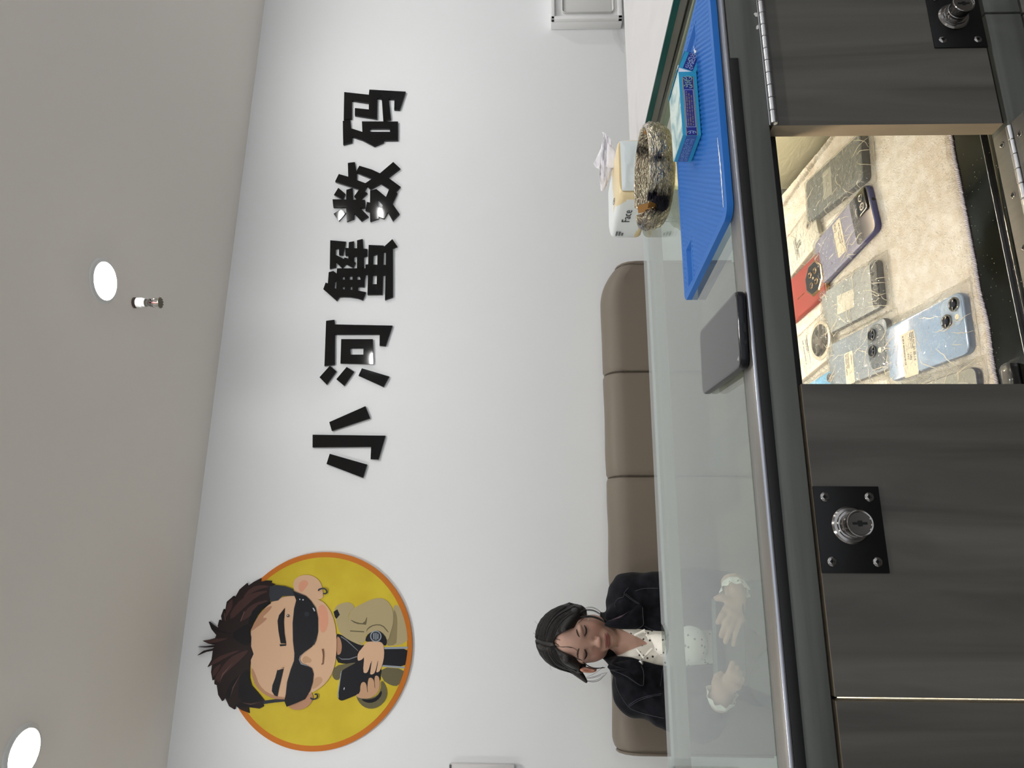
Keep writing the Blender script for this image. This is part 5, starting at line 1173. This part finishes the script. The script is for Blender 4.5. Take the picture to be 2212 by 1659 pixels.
B_body = bvh(V, Fc)
def onto(B, x, y, lift=1.5, fallback=2050):
    r = ray(x, y); d = Vector(r).normalized(); h = B.ray_cast(d*1200, d)
    p = np.array(h[0]) if h[0] is not None else atY(x, y, fallback)
    return p-np.array(d)*lift
def cr4(pts): return [(1150+a/8.73, 1300+b/8.73) for a, b in pts]
# brows, lashes
def brow_tube(name, pts, r, m, B=B_body, lift=.6): 
    A = spline([onto(B, *q, lift) for q in pts], 5); n = len(A)
    return Geo().tube(A, [r*(.35+.65*math.sin(math.pi*min(1, (i+.7)/n*1.0))) for i in range(n)], 6).build(name, m, pe)
M_lash = mat('lash_black', rgb(18, 15, 15), .6); M_brow = mat('brow_brown', rgb(62, 46, 38), .8)
brow_tube('eyelashes', cr4([(975, 445), (1000, 480), (1015, 530), (1010, 590), (985, 640)]), 2.6, M_lash, lift=1.4)
brow_tube('eyelashes', cr4([(985, 905), (1010, 940), (1022, 990), (1010, 1040), (985, 1085)]), 2.6, M_lash, lift=1.4)
brow_tube('eyebrow', cr4([(832, 520), (842, 570), (862, 625), (890, 665)]), 2.3, M_brow)
brow_tube('eyebrow', cr4([(880, 880), (862, 920), (850, 990), (862, 1060)]), 2.3, M_brow)
lathe('earring', [(0.01, -2.2), (1.8, -1), (2.2, 0), (1.8, 1), (0.01, 2.2)], onto(B_body, 1271, 1338, 2.5, 2105), mat('pearl', rgb(226, 220, 206), .2), pe, n=16)

# ---- shirt
def torso_cloth(f, gr, k=30):
    f.cap(HL((0, 24, -86)), neckbase, 40+gr, 48+gr, 16); f.cap(neckbase, chest, 62+gr, 122+gr, 45, m=70); f.cap(shR, shL, 50+gr, 50+gr, 40, m=60); f.ell(chest, (144+gr, 94+gr, 172+gr), 40, m=70); f.ell(pelv, (152+gr, 108+gr, 96+gr), 50, m=70)
def carve_front(f, pts, yfront, k=4, deep=400, back=2140):
    """take away what lies in front of Y=back inside the outline given in picture points"""
    P = np.array([(lambda q: (q[0], q[2]))(atY(*q, yfront)) for q in pts])
    def fn(X, Y, Z):
        ins = np.full(X.shape, 1e3); sgn = np.ones(X.shape)
        for i in range(len(P)):
            a, b = P[i], P[(i+1) % len(P)]; e = b-a; wx, wz = X-a[0], Z-a[1]; t = np.clip((wx*e[0]+wz*e[1])/(e@e+1e-9), 0, 1)
            ins = np.minimum(ins, np.hypot(wx-e[0]*t, wz-e[1]*t))
            c1 = Z >= a[1]; c2 = Z < b[1]; c3 = (e[0]*wz-e[1]*wx) > 0
            sgn = np.where((c1 & c2 & c3) | (~c1 & ~c2 & ~c3), -sgn, sgn)
        return np.maximum(ins*sgn, Y-back)
    lo = np.array([P[:, 0].min(), yfront-deep, P[:, 1].min()]); hi = np.array([P[:, 0].max(), back, P[:, 1].max()])
    return f.apply(fn, lo, hi, k, 'sub', 12)
f = Field((HO[0]-230, 1990, -700), (HO[0]+230, 2320, -215), 3.2); torso_cloth(f, 6)
f.cap(atY(1440, 1396, 2050), atY(1490, 1392, 2040), 30, 48, 30); f.cap(atY(1414, 1382, 2062), atY(1424, 1398, 2058), 9, 11, 8)
for q in ((1412, 1374), (1420, 1372), (1428, 1380), (1424, 1404)): f.cap(atY(q[0]-6, q[1], 2064), atY(q[0]+14, q[1]+3, 2056), 5, 5, 3)
carve_front(f, [(1290, 1330), (1346, 1361), (1372, 1374), (1396, 1386), (1406, 1394), (1390, 1398), (1362, 1410), (1336, 1428), (1290, 1450)], 2070, 3, 300, 2200)
for s, pts in ((1, [(1372, 1372), (1392, 1362), (1402, 1380)]), (-1, [(1376, 1402), (1390, 1420), (1408, 1402)])):
    for a, b in zip(pts[:-1], pts[1:]): f.cap(atY(*a, 2068), atY(*b, 2064), 4, 4, 4)
V2, F2 = f.mesh(); V2 = tri_smooth(V2, F2, 2, .4); mk('shirt', V2, F2, M_shirt, pe, 180)
# ---- denim jacket
f = Field((HO[0]-330, 1930, -720), (HO[0]+330, 2340, -205), 3.4); torso_cloth(f, 22)
for a, b, c in ((shR, elR, wrR), (shL, elL, wrL)):
    out = np.array([8 if a is shR else -8, 0, 6.]); f.cap(a+out, b, 60, 52, 26, m=60); f.cap(b, c+(b-c)*.22, 52, 40, 18)
    mid = (a+b)/2; f.cap(mid+np.array([(18 if a is shR else -18), -25, 25]), b+np.array([0, -20, 10]), 34, 40, 24)
# high folded collar standing round the neck
f.cap(atY(1322, 1330, 2130), atY(1350, 1310, 2120), 20, 24, 20); f.cap(atY(1330, 1444, 2125), atY(1360, 1462, 2115), 18, 22, 20)
def wrinkle(X, Y, Z): return 3.2*np.sin(X*.045+Z*.06+1.3*np.sin(Y*.03+Z*.02))*np.sin(Z*.035-X*.03+Y*.02)+1.4*np.sin(X*.12-Z*.10)
q = f.sl(f.lo, f.lo+f.h*np.array(f.n), 0); X, Y, Z = np.meshgrid(*f.ax, indexing='ij'); f.D += wrinkle(X, Y, Z).astype(np.float32)
carve_front(f, [(1280, 1338), (1330, 1350), (1350, 1357), (1384, 1361), (1412, 1365), (1450, 1366), (1520, 1362), (1600, 1360), (1600, 1432), (1530, 1436), (1460, 1446), (1428, 1441), (1395, 1432), (1372, 1425), (1350, 1424), (1330, 1430), (1280, 1440)], 2045, 3, 300, 2185)
V3, F3 = f.mesh(); V3 = tri_smooth(V3, F3, 2, .45); jk = mk('jacket', V3, F3, M_denim, pe, 180); B_j = bvh(V3, F3)
def c5(pts): return [(1290+a/4.88, 1240+b/4.88) for a, b in pts]
def flap(name, pts, lift, th, m, par):
    L = smooth_loop(c5(pts), 1); c = np.mean(np.array(L), axis=0); T = [onto(B_j, a, b, lift, 2050) for a, b in L]
    md_ = np.median([t[1] for t in T]); T = [t if abs(t[1]-md_) < 45 else atY(L[i][0], L[i][1], md_) for i, t in enumerate(T)]
    rings = [T]; cen = np.mean(T, axis=0)-np.array([0, 4, 0]); N_ = len(T)
    Vt = list(T)+[t*.55+cen*.45-np.array([0, 1.5, 0]) for t in T]+[cen]; Fg = []
    for i in range(N_): j = (i+1) % N_; Fg.append((i, j, N_+j, N_+i)); Fg.append((N_+i, N_+j, 2*N_))
    o = mk(name, Vt, Fg, m, par, 60); md = o.modifiers.new('thick', 'SOLIDIFY'); md.thickness = th*.001; md.offset = 0; return o, T
cR, tR = flap('collar', [(105, 500), (170, 470), (250, 440), (350, 390), (440, 320), (480, 340), (490, 400), (490, 470), (497, 540), (440, 580), (330, 580), (240, 580), (130, 562), (66, 540)], 11, 3.5, M_denim, jk)
cL, tL = flap('collar', [(100, 975), (150, 940), (230, 928), (300, 912), (370, 898), (430, 915), (475, 965), (498, 1020), (502, 1110), (480, 1195), (400, 1145), (310, 1090), (200, 1035), (130, 1005)], 11, 3.5, M_denim, jk)
liningR, _ = flap('collar_lining', [(130, 495), (200, 462), (300, 420), (345, 385), (320, 405), (260, 452), (190, 490)], 14, 1.5, mat('mauve_lining', rgb(74, 60, 68), .8), jk)
def stitches(paths, lift=1.2, r=.75, B=B_j):
    for p in paths:
        g = Geo(); A = [onto(B, a, b, lift, 2060) for a, b in spline(c5(p), 5)]
        run = [A[0]]
        for q in A[1:]:
            if abs(q[1]-run[-1][1]) > 22:
                if len(run) > 1: g.tube(run, r, 5)
                run = [q]
            else: run.append(q)
        if len(run) > 1: g.tube(run, r, 5)
        if g.v: g.build('stitching', M_stitch, jk)
stitches([[(190, 350), (185, 310), (220, 260), (275, 240), (290, 190), (330, 145)], [(290, 215), (360, 270), (440, 320)], [(300, 205), (370, 262), (448, 312)], [(400, 180), (480, 155), (560, 150), (640, 150)], [(195, 1090), (200, 1170), (240, 1270), (330, 1400), (420, 1450), (560, 1490), (700, 1520)], [(330, 1385), (430, 1320), (560, 1280), (680, 1260)], [(335, 1398), (440, 1335), (560, 1294), (670, 1275)], [(665, 1180), (680, 1090), (690, 1000)], [(500, 548), (560, 580), (660, 608)]])
stitches([[(150, 1010), (310, 1078), (470, 1178), (490, 1110), (488, 1030), (465, 970)], [(478, 350), (482, 440), (488, 530), (440, 572)]], lift=14.5)
lathe('jacket_button', [(0.01, 0), (7, 0), (7, 2), (5, 3), (0.01, 3)], onto(B_j, 1384, 1432, 2), M_steel, jk, (0, -1, .2), 18)
# cuffs of the shirt at the wrists
for w_, t_, pts in ((wrR, 'a', ((1580, 1283), (1597, 1288))), (wrL, 'b', ((1545, 1498), (1568, 1500)))):
    g = Geo(); a, b = atY(*pts[0], 1905), atY(*pts[1], 1905); axx = atY(1590, 1300, 1905)-w_ if t_ == 'a' else atY(1562, 1487, 1905)-w_
    axx = axx/np.linalg.norm(axx); u, w2 = frame_of(axx); V_, Fg = [], []
    for j in range(5):
        for k in range(40):
            an = 2*math.pi*k/40; r = 30+j*1.6+(1+j*.9)*math.sin(an*9+j*.3); V_.append(w_+axx*(2+j*7)+(u*math.cos(an)+w2*math.sin(an))*r)
    for j in range(4):
        for k in range(40): k2 = (k+1) % 40; Fg.append((j*40+k, j*40+k2, (j+1)*40+k2, (j+1)*40+k))
    o = mk('shirt_cuff', V_, Fg, M_shirt, pe, 80); o.modifiers.new('thick', 'SOLIDIFY').thickness = .001
# trousers and shoes
f = Field((HO[0]-260, 1600, -1152), (HO[0]+260, 2300, -560), 6)
f.ell(pelv, (158, 112, 92), 30, m=60)
for s in (-1, 1):
    kn = pelv+np.array([s*98, -400, -8]); f.cap(pelv+np.array([s*80, -20, -16]), kn, 86, 68, 30, m=60); f.cap(kn, kn+np.array([0, 20, -390]), 66, 52, 20)
V4, F4 = f.mesh(); mk('trousers', tri_smooth(V4, F4, 2), F4, mat('dark_trousers', rgb(34, 35, 42), .8), pe, 180)
for s in (-1, 1):
    kn = pelv+np.array([s*98, -400, -8]); f = Field((kn[0]-70, kn[1]-190, FZ-2), (kn[0]+70, kn[1]+120, FZ+130), 5)
    f.cap((kn[0], kn[1]+30, FZ+48), (kn[0], kn[1]-120, FZ+36), 44, 36, 20); f.cap((kn[0], kn[1]+22, FZ+60), (kn[0], kn[1]+20, FZ+110), 44, 42, 20)
    f.apply(lambda X, Y, Z: Z-(FZ+2), f.lo, f.lo+f.h*np.array(f.n), 0, 'sub', 0)
    V5, F5 = f.mesh(); mk('shoe', V5, F5, mat('white_shoe', rgb(200, 198, 192), .6), pe, 180)

# ---- hair: swept shell with a centre parting, locks and loose strands
f = Field(HO-np.array([180, 180, 170]), HO+np.array([180, 180, 160]), 2.4)
f.ell((0, 20, 30), (86, 98, 82), 1, fr=fr); f.ell((0, 30, 2), (93, 78, 70), 26, fr=fr); f.ell((0, 62, 0), (72, 62, 78), 20, fr=fr)
for s in (-1, 1): f.lcap(fr, (s*40, -66, 62), (s*76, -34, 6), 17, 15, 16); f.lcap(fr, (s*76, -34, 6), (s*84, 0, -24), 14, 6, 14)
f.cap(HL((-82, 22, 4)), atY(1266, 1472, 2165), 20, 5, 14); f.cap(HL((84, 22, 4)), atY(1260, 1332, 2160), 16, 5, 14)
f.ell((-3, -20, 122), (5, 90, 16), 9, 'sub', fr=fr)
f.ell((0, -50, -88), (80, 90, 66), 10, 'sub', fr=fr)
f.ell((-90, 4, -36), (22, 26, 22), 6, 'sub', fr=fr); f.ell((80, 8, -14), (16, 40, 30), 16, fr=fr)
carve_front(f, cr4([(415, 775), (450, 700), (500, 640), (600, 570), (720, 525), (810, 500), (850, 440), (880, 380), (960, 330), (1050, 300), (1150, 300), (1500, 300), (1700, 400), (1700, 1200), (1480, 1260), (1350, 1245), (1240, 1238), (1120, 1215), (1010, 1170), (930, 1110), (860, 1062), (740, 1015), (600, 965), (500, 910), (435, 840)]), 2060, 5, 400, HO[1]-18)
carve_front(f, cr4([(935, 1262), (1000, 1225), (1200, 1240), (1200, 1330), (1110, 1370), (1020, 1402), (965, 1395), (925, 1340)]), 2060, 4, 400, 2132)
V6, F6 = f.mesh(); V6 = tri_smooth(V6, F6, 2, .45); B_h = bvh(V6, F6); ctr = HO+HS*(HR @ np.array([0, 15, 25.]))
g = Geo(); g.add(V6, [tuple(map(int, q)) for q in F6])
def hair_at(lp, lift):
    w = HL(lp); d = Vector(w-ctr).normalized(); h = B_h.ray_cast(Vector(ctr)+d*300, -d)
    if h[0] is None: return w
    return np.array(h[0])+np.array(d)*lift
rr = random.Random(4)
for k in range(420):
    s = 1 if k % 2 else -1; y0 = rr.uniform(-75, 100); off = rr.uniform(0, 1)
    pts = []
    for t in np.linspace(0, 1, 9):
        ang = math.radians(4+t*118); yy = y0+(-10 if y0 < -20 else 10)*t+28*t*t*(1 if y0 < 20 else .3)
        lp = (s*math.sin(ang)*92, yy*(1-.15*t), 30+math.cos(ang)*92); p = hair_at(lp, .3+1.1*off)
        if np.linalg.norm(p-HL(lp)) > 70: break
        pts.append(p+np.array([rr.uniform(-.5, .5)]*3))
    ok = [pts[0]] if pts else []
    for q in pts[1:]:
        if np.linalg.norm(q-ok[-1]) > 34: break
        ok.append(q)
    if len(ok) > 3: g.tube(ok, [.25]+[rr.uniform(.5, .9)]*(len(ok)-2)+[.25], 4)
hair = g.build('hair', M_hair, pe, 180)
def strand(pts, Y, r):
    A = spline([np.array(atY(a, b, Y+c)) for (a, b), c in zip(cr4(pts), np.linspace(0, -14, len(pts)))], 6); n = len(A)
    return A, [r*(.4+.6*math.sin(math.pi*(.15+.8*i/n))) for i in range(n)]
g = Geo()
for pts, r in (([(880, 225), (960, 165), (1050, 150), (1150, 160), (1250, 210), (1340, 290), (1400, 380)], 1.5), ([(890, 215), (980, 125), (1090, 98), (1190, 122), (1290, 190), (1370, 280)], .5), ([(900, 218), (1000, 140), (1110, 112), (1220, 150), (1330, 250), (1405, 350)], .5), ([(900, 232), (1000, 175), (1100, 168), (1210, 205), (1320, 300), (1400, 370)], .6),
               ([(880, 290), (980, 275), (1100, 275), (1220, 300), (1320, 355), (1400, 415)], 2.6), ([(900, 300), (1000, 290), (1120, 290), (1240, 325), (1340, 380)], 1.6), ([(940, 215), (1000, 205), (1050, 245), (1090, 290)], .5), ([(950, 225), (990, 230), (1030, 262), (1060, 300)], .5),
               ([(1000, 1430), (1100, 1425), (1230, 1390), (1330, 1350), (1420, 1335)], .5), ([(990, 1450), (1080, 1445), (1200, 1420), (1300, 1385)], .5), ([(980, 1480), (1060, 1500), (1160, 1510), (1260, 1480), (1330, 1420), (1400, 1350)], .7), ([(970, 1470), (1070, 1490), (1190, 1480), (1280, 1440), (1350, 1370)], .5), ([(1020, 1410), (1100, 1390), (1190, 1340), (1260, 1290), (1330, 1240)], .4),
               ([(960, 1140), (1050, 1205), (1150, 1245), (1260, 1250), (1370, 1240)], 1.6), ([(1000, 1220), (1100, 1262), (1220, 1262), (1340, 1230)], 1.0)):
    A, R = strand(pts, 2108, r); g.tube(A, R, 5)
for k in range(26):
    a0 = rr.uniform(-1.2, 1.2); p = hair_at((math.sin(a0)*90, rr.uniform(-30, 60), 40+math.cos(a0)*90), 0); d = (p-ctr)/np.linalg.norm(p-ctr); tt = np.array([rr.uniform(-1, 1), rr.uniform(-.4, .4), rr.uniform(-1, .4)])
    g.tube(spline([p-d*1, p+d*3+tt*5, p+d*(rr.uniform(3, 8))+tt*16], 4), .22, 4)
for pts in ([(430, 830), (560, 855), (680, 850), (780, 875), (850, 930), (868, 990)], [(420, 820), (520, 850), (640, 852), (750, 868)], [(870, 400), (950, 330), (1030, 280)]):
    g.tube(spline([onto(B_body, *q, 1.0, 2040) for q in cr4(pts)], 5), .55, 5)
# wisps at the hairline
for pts in ([(400, 700), (440, 700), (520, 720)], [(390, 760), (450, 790), (500, 830)], [(430, 660), (500, 620), (600, 560), (700, 520)], [(420, 900), (520, 960), (660, 1010), (820, 1060), (940, 1110)], [(390, 880), (500, 950), (640, 1000), (780, 1040), (900, 1100)]):
    g.tube(spline([onto(B_body, *q, 1.6, 2050) for q in cr4(pts)], 5), .8, 5)
g.build('loose_strands', M_hair, pe, 180)

# ---- tablet held in both hands
tc = (atY(1536, 1300, 1893)+atY(1604, 1460, 1893))/2
tb = thing('tablet', tuple(tc), 'dark slim tablet held flat in both hands of the seated woman, seen through glass', 'tablet')
pa, pb, pc_, pd = atY(1534, 1292, 1893), atY(1540, 1462, 1893), atY(1606, 1290, 1887), atY(1612, 1466, 1887)
u = (pa-pb); L = np.linalg.norm(u); u /= L; v = (pb-pd); Hh = np.linalg.norm(v); v = v-u*(v@u); v /= np.linalg.norm(v); nn = np.cross(u, v); nn = nn if nn[1] < 0 else -nn
o = (pa+pb+pc_+pd)/4
Vg, Fg = slab_geo(L, Hh, 10, [(1.5, 0), (0, 1.5), (0, 5), (1.5, 7)]); mk('case_back', lay(Vg, o, u, v, nn), Fg, mat('tablet_dark', rgb(40, 42, 46), .4), tb, 30)
Vg, Fg = slab_geo(L-2, Hh-2, 9, [(0, -.4), (0, .2)]); mk('screen', lay(Vg, o, u, v, nn), Fg, mat('phone_screen_off', 0), tb)
Vg, Fg = slab_geo(L-8, 9, 4, [(0, 6.8), (0, 8)]); mk('top_edge', lay(Vg, o+v*(Hh/2-6), u, v, nn), Fg, mat('tablet_edge_grey', rgb(120, 124, 126), .35), tb)
